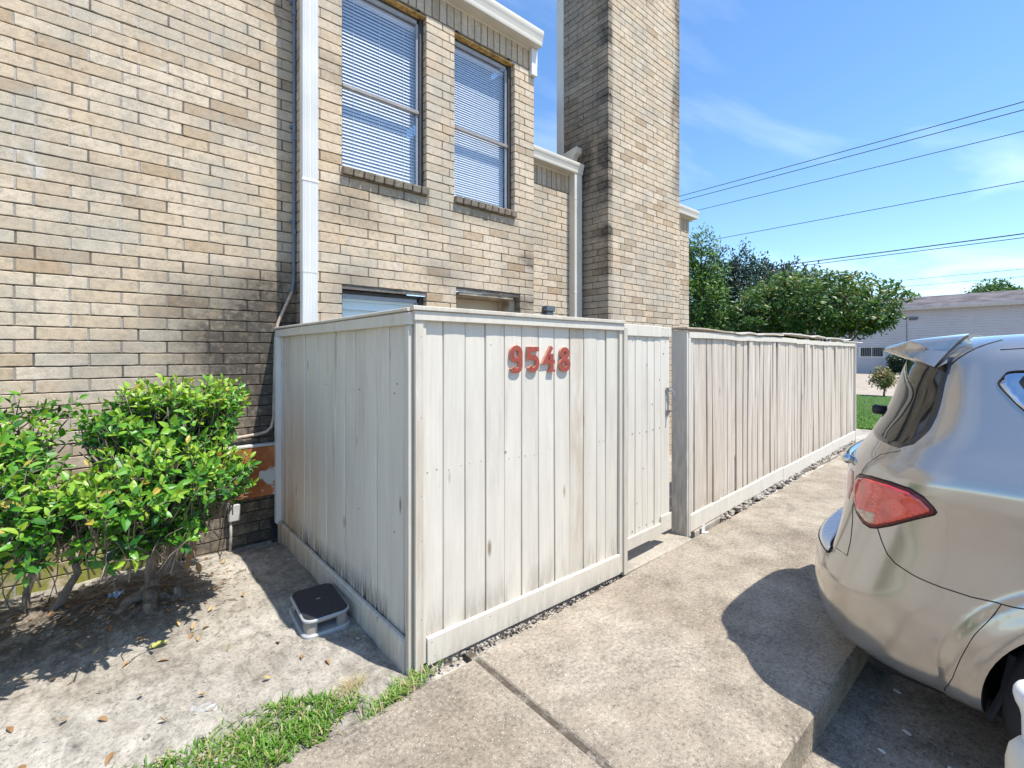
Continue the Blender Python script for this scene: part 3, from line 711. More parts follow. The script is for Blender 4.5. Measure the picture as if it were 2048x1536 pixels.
# left side, running back to the brick wall; u runs from the wall to the corner so that +d faces left
FS, LS = dir_frame((1.060, 4.20), (1.078, 1.966))
js = [4.20 - y for y in (4.157, 4.06, 3.96, 3.892, 3.727, 3.515, 3.406, 3.246, 3.09, 2.931, 2.785, 2.644, 2.497, 2.349, 2.207, 2.06, 1.992)]
b = MB()
def mild_side(a, z):
    w_ = .5 + .9 * noise.noise((a * 3.1, 1, 5)); reach = .09 + .17 * max(0, w_) * (1 - sm(1.5, 2.1, a) * .7)
    return max(0, 1 - (z - .11) / max(.05, reach)) * (1.0 if .35 < a < 1.95 else .25) * min(1.0, .5 + w_)
board_run(b, FS, js, .10, 1.655, 0, .005, mild_side, brown=lambda a, z: (1 - sm(.25, .75, a)) * (.35 + .65 * (1 - sm(.1, .9, z))) + .25 * sm(1.52, 1.64, z))
BS = b
b = MB(); fbar(b, FS, .10, LS - .03, .0, .030, -.05, .145, .008, sub=14, wob=.004, colf=lambda a, z: (.45, .5, .30 * (1 - sm(-.05, .15, z)) + .1, .75 * (1 - sm(.1, 1.2, a)) + .3)); b.build('side_skirt', PAINT_SIDE, enc)
b = MB(); fbar(b, FS, .0, LS + .012, .0, .026, 1.635, 1.693, .003, sub=6, wob=.002, col=(.5, .2, 0, .15)); fbar(b, FS, .0, LS + .01, -.06, .034, 1.6985, 1.714, .003, sub=6, wob=.002, col=(.7, .1, .0, .3)); b.build('side_cap', PAINT_SIDE, enc)
b = MB(); fbar(b, FS, LS - .028, LS - .0, .0, .022, -.03, 1.634, .006, colf=lambda a, z: (.6, .6, .1, .5 * (1 - sm(.0, .3, z)))); b.build('side_corner_trim', PAINT_SIDE, enc)
b = MB(); fbar(b, FS, .045, .095, .001, .040, .12, 1.634, .006, col=(.1, .6, 0, .0)); tag(b.build('wall_post', WHITE, enc), 'smooth white strip where the fence meets the brick wall')
b = MB(); screws(BS, FS, [(a, z + rnd.uniform(-.01, .01)) for a in (.2, .6, 1.1, 1.62, 2.05) for z in (.62, 1.3)] + [(2.08, 1.35)], .003, .003); screws(BS, FS, [(a, 1.664) for a in (.5, 1.1, 2.1)], .003, .0275); BS.build('side_boards', [PAINT_SIDE, NAIL], enc)
F2, L2 = dir_frame((1.20, 2.02), (2.63, 1.985))
for z in (.35, .88, 1.45): b = MB(); fbar(b, F2, 0, L2, -.04, .0, z, z + .09); b.build('back_rail', PAINT_OLD, enc)
b = MB(); b.box(1.108, 1.195, 2.025, 2.11, -.05, 1.65, .004); b.build('corner_post', PAINT_OLD, enc)

# gate
gate = thing('board_gate', (2.69, 1.955, 0), 'narrow pale board gate between the two fences with a thumb latch', 'gate')
FG, LG = dir_frame((2.682, 1.957), (3.352, 1.972))
jg = [.012, .086, .176, .265, .336, .43, .520, .652]
b = MB(); board_run(b, FG, jg, .19, 1.632, -.004, .0018, None, .016, .0022); BG = b
b = MB(); fbar(b, FG, .003, .50, -.004, .012, 1.625, 1.706, .003, col=(.15, .3, 0, 0)); fbar(b, FG, .5025, .66, -.004, .008, 1.628, 1.702, .003, col=(.5, .8, 0, 0)); b.build('top_rail', TRIMP, gate)
b = MB(); fbar(b, FG, .003, .505, -.004, .012, .118, .205, .003, col=(.4, .3, .1, .1)); fbar(b, FG, .508, .66, -.004, .008, .125, .255, .003, col=(.5, .8, 0, .1)); b.build('bottom_rail', TRIMP, gate)
for z in (.30, 1.35): b = MB(); fbar(b, FG, .01, .63, -.045, -.020, z, z + .09); b.build('back_rail', PAINT_OLD, gate)
b = MB(); pts = [(.05 + .09 * i, z + rnd.uniform(-.008, .008)) for i in range(7) for z in (1.60, .93, .235)] + [(.5, 1.30), (.28, .66), (.4, 1.12), (.56, 1.5), (.2, .42), (.33, 1.42)]
screws(BG, FG, pts, .0046, .0005); screws(BG, FG, [(.53, 1.69), (.60, 1.685), (.61, 1.645), (.53, .15), (.61, .2), (.6, .14)], .0042, .0095); BG.build('gate_boards', [PAINT, NAIL], gate)
b = MB()
b.tube([FG(.600, .012, 1.235), FG(.600, .012, 1.02)], .006, 8)
b.tube([FG(.612, .010, 1.215), FG(.614, .055, 1.205), FG(.618, .062, 1.17), FG(.618, .062, 1.09), FG(.614, .055, 1.06), FG(.612, .010, 1.05)], .0065, 8)
b.prism([(.588, 1.20), (.634, 1.20), (.634, 1.235), (.588, 1.235)], lambda p: FG(p[0], .009, p[1]), lambda p: FG(p[0], .003, p[1])); b.prism([(.588, 1.03), (.634, 1.03), (.634, 1.06), (.588, 1.06)], lambda p: FG(p[0], .009, p[1]), lambda p: FG(p[0], .003, p[1]))
b.tube([FG(.62, .03, 1.21), FG(.66, .02, 1.215), FG(.675, .0, 1.20)], .005, 8); b.tube([FG(.625, .0, 1.12), FG(.66, -.01, 1.12)], .007, 8)
tag(b.build('latch', STEEL, gate), 'dull metal thumb latch with a bent pull')

# long weathered run to the right
rf = thing('weathered_fence', (3.56, 1.97, 0), 'long weathered board fence with warped cap, right of the gate', 'fence')
FR, LR = dir_frame((3.556, 1.968), (9.728, 2.261))
jr = [.075]; r2 = random.Random(21)
while jr[-1] < LR - .10: jr.append(jr[-1] + r2.choice((.07, .085, .10, .105, .11, .14)))
jr[-1] = LR - .03
b = MB(); board_run(b, FR, jr, .145, 1.665, 0, .008, lambda a, z: .25 * (1 - sm(.15, .3, z)), brown=lambda a, z: .22 + .2 * noise.noise((a * 3, z * .4, 9)), gap=.007, th=.016); b.build('fence_boards', PAINT_OLD, rf)
b = MB(); fbar(b, FR, .045, 2.375, .0, .024, .035, .175, .004, sub=8, wob=.004, col=(.1, .3, .05, 0)); fbar(b, FR, 2.378, LR - .02, .0, .026, .018, .168, .004, sub=16, wob=.008, col=(.05, .5, .05, 0)); b.build('skirt_board', TRIMP, rf)
b = MB(); fbar(b, FR, .03, 2.9, .0, .022, 1.628, 1.682, .003, sub=20, wob=.012); fbar(b, FR, 2.903, LR - .004, .0, .020, 1.615, 1.672, .003, sub=30, wob=.016, col=(.1, .4, 0, .05)); b.build('top_band', TRIMP, rf)
b = MB(); fbar(b, FR, -.03, .95, -.15, .034, 1.694, 1.708, .002, sub=8, wob=.014, col=(.8, .2, .35, .8)); fbar(b, FR, .953, 2.35, -.11, .036, 1.698, 1.714, .002, sub=12, wob=.022, col=(.3, .7, .05, .2)); fbar(b, FR, 2.30, LR - .4, -.11, .036, 1.7155, 1.731, .002, sub=30, wob=.026, col=(.1, .7, 0, .1)); fbar(b, FR, LR - .9, LR + .55, -.05, .03, 1.682, 1.696, .002, sub=8, wob=.012, col=(.1, .7, 0, 0)); b.build('warped_cap', TRIMP, rf)
b = MB(); fbar(b, FR, -.004, .0215, -.115, .018, .0, 1.69, .005, colf=lambda a, z: (.15, .2, .4 * (1 - sm(.0, .10, z)), .12)); fbar(b, FR, .022, .058, -.02, .022, .0, 1.627, .004, colf=lambda a, z: (.2, .2, .3 * (1 - sm(.0, .2, z)), .1)); fbar(b, FR, .0225, .09, -.115, -.030, -.05, 1.68); tag(b.build('gate_post', TRIMC, rf), 'boxed post on the latch side of the gate')
b = MB(); fbar(b, FR, LR - .028, LR + .004, -.08, .03, .0, 1.66, .004); b.build('end_post', TRIMP, rf)
for z in (.40, .95, 1.48): b = MB(); fbar(b, FR, .1, LR - .03, -.065, -.025, z, z + .09); b.build('back_rail', PAINT_OLD, rf)
# sill block and mortar rubble along the foot of the fences
b = MB(); fbar(b, FR, .10, .62, -.06, .035, -.05, .030, .006, col=(.5, .5, 0, 0)); tag(b.build('sleeper_block', SLABM), 'short concrete block under the fence right of the gate', 'block')
b = MB()
def stone(c, s):
    T = Matrix.Translation(c) @ Matrix.Rotation(rnd.uniform(0, 6), 4, 'Z') @ Matrix.Rotation(rnd.uniform(-.4, .4), 4, 'X')
    b.box(-s, s, -s * rnd.uniform(.5, .9), s * rnd.uniform(.5, .9), -s * .5, s * rnd.uniform(.3, .6), s * .3, 0, (rnd.random(), rnd.random(), rnd.random() * .4, 0), T, s * .22)
for i in range(560):
    a = rnd.uniform(.6, LR - .1); s = rnd.choice((.008, .012, .018, .026, .034)) * rnd.uniform(.7, 1.2)
    p = FR(a, rnd.gauss(.012, .025), .0); stone((p[0], p[1], rnd.uniform(-.005, .035) * (1 if s > .015 else .3)), s)
for i in range(420):
    a = rnd.uniform(.02, LF - .1); s = rnd.choice((.003, .004, .006, .009)) * rnd.uniform(.7, 1.2); p = FF(a, rnd.gauss(.012, .022), .0); stone((p[0], p[1], -.004 + s * .2), s)
tag(b.build('rubble', m_concrete('rubble', (.30, .26, .21), (.40, .37, .33), .6)), 'broken mortar crumbs along the foot of the board fences', None, None, 'stuff')
b = MB(); fbar(b, FR, .63, LR - .05, -.075, .002, -.06, .022, .008, sub=40, wob=.014, col=(.5, .5, .2, 0)); fbar(b, FF, .04, LF - .04, -.07, .002, -.06, .008, .006, sub=20, wob=.008); tag(b.build('fence_footing', m_concrete('footing_concrete', (.26, .22, .175), (.34, .30, .25), .8)), kind='structure')

# house number: four thick painted numerals
NUMF = simple('brick_red_paint', (.29, .055, .034), .55, 0, .22, 40, .3); NUMS = simple('faded_numeral_edge', (.50, .24, .17), .6, 0, .3, 30)
def strip(pts, wd, closed=False):
    """outline quads of a constant-width stroke in 2-D (mitred)"""
    n = len(pts); L_, R_ = [], []
    for i in range(n):
        if closed: p, q = pts[i - 1], pts[(i + 1) % n]
        else: p, q = pts[max(0, i - 1)], pts[min(n - 1, i + 1)]
        c = pts[i]; d1 = Vector((c[0] - p[0], c[1] - p[1])); d2 = Vector((q[0] - c[0], q[1] - c[1]))
        if d1.length < 1e-9: d1 = d2
        if d2.length < 1e-9: d2 = d1
        d1.normalize(); d2.normalize(); n1 = Vector((-d1.y, d1.x)); n2 = Vector((-d2.y, d2.x)); mvec = n1 + n2; mvec.normalize()
        k = wd / 2 / max(.35, mvec.dot(n1)); L_.append((c[0] + mvec.x * k, c[1] + mvec.y * k)); R_.append((c[0] - mvec.x * k, c[1] - mvec.y * k))
    return L_, R_
def stroke(mb, O, pts, wd, t, closed=False, proud=0.0):
    L_, R_ = strip(pts, wd, closed); n = len(pts)
    P = lambda p, d: FF(O[0] + p[0], d, O[1] + p[1])
    vs = [P(p, t + proud) for p in L_] + [P(p, t + proud) for p in R_] + [P(p, .001) for p in L_] + [P(p, .001) for p in R_]
    b_ = len(mb.v); mb.v.extend(vs); mb.c.extend([(.5, .5, 0, 0)] * len(vs))
    for i in range(n if closed else n - 1):
        j = (i + 1) % n
        mb.f.append((b_ + i, b_ + j, b_ + n + j, b_ + n + i)); mb.m.append(0)
        mb.f.append((b_ + i, b_ + 2 * n + i, b_ + 2 * n + j, b_ + j)); mb.m.append(1)
        mb.f.append((b_ + n + i, b_ + n + j, b_ + 3 * n + j, b_ + 3 * n + i)); mb.m.append(1)
    if not closed:
        for i in (0, n - 1): mb.f.append((b_ + i, b_ + n + i, b_ + 3 * n + i, b_ + 2 * n + i)); mb.m.append(1)
def arc(cx, cy, rx, ry, a0, a1, n=14): return [(cx + rx * math.cos(R(a0 + (a1 - a0) * i / n)), cy + ry * math.sin(R(a0 + (a1 - a0) * i / n))) for i in range(n + 1)]
TH = .020
def numeral(name, x, z, label, strokes):
    b = MB()
    for (pts, wd, cl, pr) in strokes: stroke(b, (a_(x), z), pts, wd, TH, cl, pr)
    o = b.build(name, [NUMF, NUMS], None); tag(o, label, 'numeral', 'house number numerals'); return o
nine = arc(.043, .037, .030, .026, 200, 360, 10) + [(.073, .108)] + arc(.043, .110, .030, .027, 0, 180, 12)[1:] + [(.013, .096)] + arc(.043, .094, .030, .024, 180, 300, 10)[1:]
numeral('number_nine', 1.652, 1.394, 'brick red numeral 9 on the board fence', [(nine, .026, False, 0)])
five = [(.092, .132), (.017, .132), (.017, .080)] + arc(.045, .058, .034, .034, 118, -120, 16) + [(.012, .020)]
five = [(.090, .131), (.018, .131), (.018, .082), (.040, .088)] + arc(.048, .050, .032, .037, 75, -150, 16)
numeral('number_five', 1.772, 1.394, 'brick red numeral 5 on the board fence', [(five, .026, False, 0)])
four = [(.070, .145), (.014, .058), (.094, .058)]
numeral('number_four', 1.895, 1.394, 'brick red numeral 4 on the board fence', [(four, .024, False, 0), ([(.068, .105), (.068, .010)], .024, False, .0012), ([(.044, .006), (.094, .006)], .014, False, .0022)])
numeral('number_eight', 2.026, 1.394, 'brick red numeral 8 on the board fence', [(arc(.048, .108, .026, .024, 0, 360, 20)[:-1], .024, True, 0), (arc(.048, .040, .033, .030, 0, 360, 22)[:-1], .026, True, .0012)])

# ------------------------------------------------------------------ shrubs by the wall
LEAF = m_leaf('shrub_leaf', [(0, (.012, .055, .014)), (.25, (.03, .14, .02)), (.5, (.075, .25, .022)), (.75, (.16, .37, .03)), (.97, (.30, .47, .045)), (1, (.46, .36, .06))], .30, .40)
DRYL = m_leaf('dry_leaf', [(0, (.16, .09, .04)), (.5, (.34, .20, .09)), (.8, (.47, .31, .16)), (1, (.40, .40, .10))], .1, .7)
def leaf(mb, p, d, up, L, Wd, tone, fold=.25, curl=.25, tip=.0):
    d = d.normalized(); s_ = d.cross(up); s_ = s_.normalized() if s_.length > 1e-4 else d.orthogonal().normalized(); n_ = s_.cross(d).normalized()
    prof = ((0, .05), (.2, .62), (.45, 1.0), (.72, .78), (.9, .36), (1.0, .03)); vs = []
    for t, w_ in prof:
        c = p + d * (L * t) - n_ * (curl * L * t * t)
        hw = Wd * .5 * w_
        vs += [tuple(c - s_ * hw + n_ * (fold * hw)), tuple(c), tuple(c + s_ * hw + n_ * (fold * hw))]
    fs = []
    for k in range(len(prof) - 1): fs += [(k * 3, k * 3 + 1, k * 3 + 4, k * 3 + 3), (k * 3 + 1, k * 3 + 2, k * 3 + 5, k * 3 + 4)]
    mb.add(vs, fs, 0, (tone, .5, 0, 0))
def rvec(r): 
    while True:
        v = Vector((r.uniform(-1, 1), r.uniform(-1, 1), r.uniform(-1, 1)))
        if .05 < v.length < 1: return v.normalized()
def crook(p0, p1, k, amp, r, sag=0):
    p0 = Vector(p0); p1 = Vector(p1); pts = []
    ph = [r.uniform(0, 6) for _ in range(3)]; Ln = (p1 - p0).length
    for i in range(k + 1):
        t = i / k; e = math.sin(math.pi * t)
        pts.append(p0.lerp(p1, t) + Vector((math.sin(t * 5 + ph[0]), math.sin(t * 4.3 + ph[1]), .4 * math.sin(t * 6 + ph[2]))) * amp * Ln * e + Vector((0, 0, -sag * e)))
    return pts
def shrub(name, base, blobs, nclus, label, seed, stems, roots, keep=None):
    r = random.Random(seed); base = Vector(base)
    t = thing(name, base, label, 'shrub', 'glossy leaved shrubs along the brick wall')
    mb = MB(); tw = MB(); tips = []
    wts = [bx[3] * bx[4] * bx[5] for bx in blobs]; done = 0
    while done < nclus:
        bx = r.choices(blobs, wts)[0]; v = rvec(r) * (r.random() ** .38)
        p = Vector((bx[0] + v.x * bx[3], bx[1] + v.y * bx[4], bx[2] + v.z * bx[5]))
        if p.y > YL - .06 or (keep and not keep(p)): continue
        if noise.noise(p * 5.2 + Vector((seed, 0, 0))) < -.15: continue
        done += 1; tips.append(p)
        out = (v * .8 + Vector((0, -.15, .75)) + rvec(r) * .5).normalized()
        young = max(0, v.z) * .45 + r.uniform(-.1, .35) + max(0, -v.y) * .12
        nl = r.randint(5, 8); a0 = r.uniform(0, 6.28)
        q1 = out.orthogonal().normalized(); q2 = out.cross(q1)
        for i in range(nl):
            a = a0 + i * 2.4; spread = .55 + .55 * (i / nl) if i > 1 else .35
            dd = out * math.cos(spread * 1.25) + (q1 * math.cos(a) + q2 * math.sin(a)) * math.sin(spread * 1.25)
            Ln = r.uniform(.036, .070) * (.7 if i < 2 else 1); off = out * (-.018 * i + .02)
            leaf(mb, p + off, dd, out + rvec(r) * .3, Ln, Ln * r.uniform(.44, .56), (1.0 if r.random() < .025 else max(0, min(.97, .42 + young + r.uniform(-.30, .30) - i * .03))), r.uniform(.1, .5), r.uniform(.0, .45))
        tw.tube([p + out * .02, p - out * .10, p - out * .17 + Vector((0, 0, -.03))], [.0016, .0028, .004], 5)
    nodes = []
    for (pts, r0, r1) in stems:
        k = len(pts) - 1; full = []
        for i in range(k): full += [q for q in crook(pts[i], pts[i + 1], 4, .06, r)][0 if i == 0 else 1:]
        rr = [r0 + (r1 - r0) * i / (len(full) - 1) for i in range(len(full))]
        rr = [x * (1 + .22 * noise.noise((i * .9, r0 * 90, seed))) for i, x in enumerate(rr)]
        tw.tube(full, rr, 9, flat=.85); nodes += full[len(full) // 2:]
    for p in tips[::3]:
        q = min(nodes, key=lambda n: (n - p).length + max(0, n.z - p.z) * 2)
        if .08 < (q - p).length < .75: tw.tube(crook(q, p + Vector((0, 0, -.06)), 4, .08, r), [.0075, .006, .005, .004, .003], 5)
    for (pts, r0, r1) in roots:
        full = crook(pts[0], pts[1], 6, .09, r); rr = [(r0 + (r1 - r0) * i / 6) * (1 + .3 * noise.noise((i * 1.3, r0 * 70, 2))) for i in range(7)]
        tw.tube(full, rr, 8, flat=.8)
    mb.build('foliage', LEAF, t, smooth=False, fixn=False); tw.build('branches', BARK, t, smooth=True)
    return t
V = Vector
shrub('shrub', (.20, 3.46, .0),
      [(.26, 3.36, 1.10, .40, .32, .25), (.50, 3.55, 1.14, .22, .24, .22), (.10, 3.25, 1.18, .24, .26, .14), (.24, 3.02, .86, .38, .32, .20), (.02, 2.90, .79, .26, .26, .14), (.42, 3.18, .80, .24, .26, .18), (.22, 3.0, .66, .22, .22, .11), (.48, 3.45, .64, .16, .18, .10), (-.12, 2.95, .80, .22, .25, .17), (.10, 2.85, .64, .26, .22, .10), (.28, 3.02, .68, .18, .20, .10)],
      1320, 'glossy green shrub with a gnarled stump in front of the rusty panel', 3,
      [([V((.19, 3.47, .0)), V((.185, 3.50, .22)), V((.20, 3.52, .40)), V((.24, 3.50, .80))], .038, .014), ([V((.20, 3.50, .12)), V((.34, 3.58, .32)), V((.46, 3.60, .90))], .022, .008), ([V((.19, 3.48, .3)), V((.05, 3.36, .55)), V((.02, 3.26, .75))], .016, .007), ([V((.2, 3.5, .3)), V((.25, 3.3, .5)), V((.26, 3.2, .8))], .014, .006)],
      [([V((.18, 3.50, .10)), V((.02, 3.40, .05))], .045, .018), ([V((.19, 3.47, .10)), V((.20, 3.22, -.01))], .045, .016), ([V((.22, 3.47, .07)), V((.36, 3.33, .0))], .036, .016), ([V((.34, 3.36, .02)), V((.60, 3.22, -.002))], .016, .006), ([V((.20, 3.5, .14)), V((.08, 3.54, .0))], .04, .02), ([V((.2, 3.45, .06)), V((.10, 3.24, -.005))], .03, .010), ([V((.3, 3.45, .1)), V((.36, 3.42, -.02))], .035, .025), ([V((.12, 3.36, .06)), V((-.05, 3.30, .0))], .018, .008), ([V((.17, 3.47, .04)), V((.28, 3.2, -.005))], .028, .009)])
shrub('shrub', (-.33, 3.78, .0),
      [(-.55, 3.55, 1.22, .45, .28, .11), (-.40, 3.30, 1.02, .26, .30, .20), (-.50, 2.98, .86, .34, .34, .22), (-.28, 2.86, .74, .20, .26, .14), (-1.1, 3.3, .9, .5, .4, .30), (-.62, 2.92, .66, .28, .26, .12), (-1.7, 3.4, .9, .5, .4, .35)],
      1120, 'glossy green shrub with two thin bent stems at the left edge', 11,
      [([V((-.355, 3.80, -.02)), V((-.33, 3.82, .30)), V((-.36, 3.80, .55)), V((-.45, 3.7, .95))], .020, .010), ([V((-.30, 3.66, -.02)), V((-.14, 3.72, .22)), V((-.20, 3.82, .42)), V((-.30, 3.6, .85))], .028, .010), ([V((-1.2, 3.6, 0)), V((-1.15, 3.6, .5)), V((-1.1, 3.5, .9))], .03, .01), ([V((-1.7, 3.6, 0)), V((-1.7, 3.6, .9))], .03, .01)],
      [([V((-.30, 3.68, .02)), V((-.22, 3.42, .0))], .035, .014), ([V((-.33, 3.64, .03)), V((-.36, 3.30, -.005))], .032, .012), ([V((-.36, 3.66, .02)), V((-.52, 3.42, .0))], .036, .015), ([V((-.30, 3.7, .06)), V((-.42, 3.56, .0))], .045, .03), ([V((-.44, 3.50, .03)), V((-.50, 3.2, .0))], .022, .010)])

mb = MB(); rd = random.Random(77)
for k in range(900):
    x = rd.gauss(.0, .36); y = rd.gauss(3.62, .28)
    if y > 4.19 or y < 2.9 or x > .75 or x < -2: continue
    p = V((x, y, dirt_z(x, y) + .003)); az = rd.gauss(.35, .7); L_ = rd.uniform(.015, .085); d = V((math.cos(az), math.sin(az), rd.uniform(-.05, .12)))
    if rd.random() < .6: mb.tube([p, p + d * L_ * .5 + V((0, 0, .003)), p + d * L_], [.0012, .0018, .0008], 4, 0)
    else: leaf(mb, p, d, V((rd.uniform(-.4, .4), rd.uniform(-.4, .4), 1)), L_ * .55, L_ * .24, rd.uniform(0, .6), rd.uniform(-.3, .6), rd.uniform(-.6, .6)); mb.m[-10:] = [1] * 10
tag(mb.build('twig_litter', [BARK, DRYL], None, fixn=False), 'dark twigs and leaf scraps under the shrubs', None, None, 'stuff')
# small clods scattered over the bare soil
mb = MB()
for k in range(1500):
    x = rd.uniform(-1.6, 1.06); y = rd.uniform(2.12, 4.15); s_ = rd.choice((.002, .003, .004, .0065, .010)) * rd.uniform(.7, 1.3)
    T = Matrix.Translation((x, y, dirt_z(x, y) + s_ * .15)) @ Matrix.Rotation(rd.uniform(0, 6), 4, 'Z'); mb.box(-s_, s_, -s_ * .7, s_ * .7, -s_ * .4, s_ * .45, s_ * .4, 0, (.5, .5, rd.random() * .4, 0), T, s_ * .2)
tag(mb.build('soil_crumbs', DIRT, None), 'crumbs and clods on the bare soil bed', None, None, 'stuff')
# dead weed stalks by the mossy bricks
t = thing('dead_weed', (-.36, 3.9, 0), 'thin leafless dead weed by the mossy foot of the wall', 'weed'); b = MB(); r3 = random.Random(5)
for (p, q) in (((-.40, 3.86, 0), (-.52, 3.92, .42)), ((-.28, 3.9, 0), (-.22, 3.96, .50)), ((-.36, 3.88, 0), (-.44, 3.90, .50)), ((-.24, 3.86, 0), (-.30, 3.9, .46))):
    pts = crook(p, q, 6, .05, r3); b.tube(pts, .0028, 5)
    for k in (3, 4, 5): b.tube([pts[k], pts[k] + rvec(r3) * .09 + V((0, 0, .04))], [.0018, .0008], 4)
b.build('stalks', BARK, t)

# fallen leaves
r4 = random.Random(12); protos = []
for k in range(5):
    mb = MB(); Ln = (.040, .046, .034, .052, .03)[k]
    leaf(mb, Vector((-Ln / 2, 0, .004)), Vector((1, 0, .12)), Vector((0, 0, 1)), Ln, Ln * (.46, .4, .55, .42, .6)[k], (.75, .55, .85, .35, .65)[k], (.5, .9, .7, .4, 1.0)[k], (-.5, .3, -.7, .4, -.3)[k])
    protos.append(mb)
spots = [(-.14, 2.62), (-.02, 2.52), (.10, 2.58), (.33, 3.0), (.36, 2.94), (.40, 3.03), (.44, 3.18), (.34, 3.06), (.20, 2.86), (.06, 2.92), (-.05, 3.10), (.50, 3.42), (.56, 3.50), (.32, 3.35), (.28, 3.12), (.40, 3.40), (-.2, 2.98), (-.12, 3.2), (.0, 3.28), (.12, 3.1), (-.3, 3.05), (.62, 3.25), (.66, 2.62), (.72, 2.42), (.80, 2.30), (.55, 2.36), (.86, 2.62), (.30, 2.42), (.16, 2.34), (.0, 2.28), (-.3, 2.7), (-.42, 2.9), (-.24, 2.44), (.46, 2.72), (.52, 3.7), (.3, 3.8), (.05, 3.75), (-.1, 3.5), (.62, 3.88), (.42, 3.66)]
meshes = []
for k, (x, y) in enumerate(spots):
    if k < 5: o = protos[k].build('fallen_leaf', DRYL, None, fixn=False); meshes.append(o)
    else: o = meshes[r4.randrange(5)].copy(); COL.objects.link(o)
    o.location = (x, y, dirt_z(x, y) + .004); o.rotation_euler = (r4.uniform(-.35, .35), r4.uniform(-.35, .35), r4.uniform(0, 6.28))
    tag(o, 'dry curled tan leaf fallen on the bare soil bed', 'leaf', 'fallen leaves on the soil')
o = None
mb = MB(); leaf(mb, V((.148, 2.99, dirt_z(.2, 3.0) + .012)), V((1, .25, .03)), V((.1, -.5, 1)), .085, .032, 1.0, .3, .1); tag(mb.build('green_leaf', DRYL, None, fixn=False), 'long yellow green leaf lying in the shrub shadow', 'leaf')
hang = thing('dead_leaf_cluster', (.40, 3.42, .45), 'brown dead leaves hanging under the stump shrub', 'dead leaves'); mb = MB()
for k in range(8): leaf(mb, V((.36 + .05 * r4.random(), 3.40 + .05 * r4.random(), .47 - .035 * k)), V((r4.uniform(-.5, .5), r4.uniform(-.5, .2), -1)), V((0, -1, .2)), .07, .034, r4.uniform(.3, .8), .7, r4.uniform(-.5, .5))
mb.build('leaves', DRYL, hang, fixn=False)

# rusty panel, junction box, cable and litter at the wall foot
ub = thing('rusty_panel', (.85, 4.15, .36), 'rust orange sheet metal cover low on the brick wall by the fence', 'metal cover')
b = MB(); b.box(.708, 1.04, 4.150, 4.215, .355, .752, .006); screws(b, frame((0, 4.150, 0), X, NY), [(.93, .40), (.73, .72)], .008, .003); b.build('cover_sheet', [RUST, simple('bolt', (.45, .36, .30), .6)], ub)
b = MB(); b.box(.50, .704, 4.160, 4.215, .352, .742, .006); b.build('side_sheet', RUST, ub)
b = MB(); b.box(.69, 1.045, 4.146, 4.215, .753, .772, .004); b.build('flashing', simple('caulk', (.50, .49, .47), .8, 0, .3, 20), ub)
jb = thing('junction_box', (.735, 4.16, .0), 'small grey junction box on a short conduit below the rusty cover', 'junction box')
b = MB(); b.box(.698, .775, 4.155, 4.215, .195, .325, .006); b.build('box_body', simple('box_grey', (.46, .46, .43), .6, 0, .1, 9), jb)
b = MB(); b.tube([(.715, 4.18, .20), (.715, 4.18, .10), (.712, 4.18, -.08)], .010, 8); b.tube([(.72, 4.18, .32), (.725, 4.17, .345), (.70, 4.165, .37), (.70, 4.165, .42)], .010, 8); b.build('conduit', simple('pipe_paint', (.42, .40, .35), .6, 0, .3, 30), jb, smooth=True)
cb = MB(); cb.tube([V(p) for p in ((.70, 4.16, .37), (.685, 4.13, .25), (.665, 4.10, .12), (.63, 4.04, .02), (.60, 3.98, -.035), (.56, 3.92, -.02), (.50, 3.9, -.015))], .004, 6)
tag(cb.build('black_cable', BLACK, smooth=True), 'thin black cable trailing from the junction box to the soil', 'cable')
cb = MB()
for i, x in enumerate((1.002, 1.014, 1.028, 1.04)): cb.tube([(x, 4.19, .16 - .02 * i), (x - .002, 4.16, .02), (x + .004, 4.10, -.05)], .006, 6)
tag(cb.build('black_cables', BLACK, smooth=True), 'bundle of short black cables at the back of the fence', 'cables')
b = MB(); vs = [(-.005 + .07 * i / 4, 3.60 + .035 * j / 2 + .01 * math.sin(i * 2.1), dirt_z(0, 3.6) + .014 + .010 * math.sin(i * 2.3 + j * 1.7) + .008 * j) for j in range(3) for i in range(5)]
b.add(vs, [(j * 5 + i, j * 5 + i + 1, (j + 1) * 5 + i + 1, (j + 1) * 5 + i) for j in range(2) for i in range(4)])
m = NB('foil_print'); tag(b.build('wrapper', m.set(m.ramp(m.noise(42, 2), [(.42, (.62, .68, .75)), (.5, (.25, .38, .55))]), .3, .2)), 'crumpled silver blue wrapper behind the stump', 'litter')
b = MB(); vs = [(.245 + .10 * i / 5, 2.30 + .06 * j / 3 + .012 * math.sin(i), .010 + .008 * math.sin(i * 2.3 + j * 1.9)) for j in range(4) for i in range(6)]
b.add(vs, [(j * 6 + i, j * 6 + i + 1, (j + 1) * 6 + i + 1, (j + 1) * 6 + i) for j in range(3) for i in range(5)])
tag(b.build('plastic_scrap', simple('dusty_plastic', (.36, .35, .33), .45, 0, .15, 30)), 'scrap of dusty clear plastic on the soil by the grass', 'litter')
b = MB(); b.add([FR(.19, .05, .004), FR(.24, .055, .004), FR(.235, .06, .075), FR(.205, .055, .09), FR(.20, .085, .004), FR(.25, .09, .004)], [(0, 1, 2, 3), (0, 4, 5, 1)]); tag(b.build('white_chip', WHITE), 'white splinter leaning by the concrete block under the fence', 'litter')

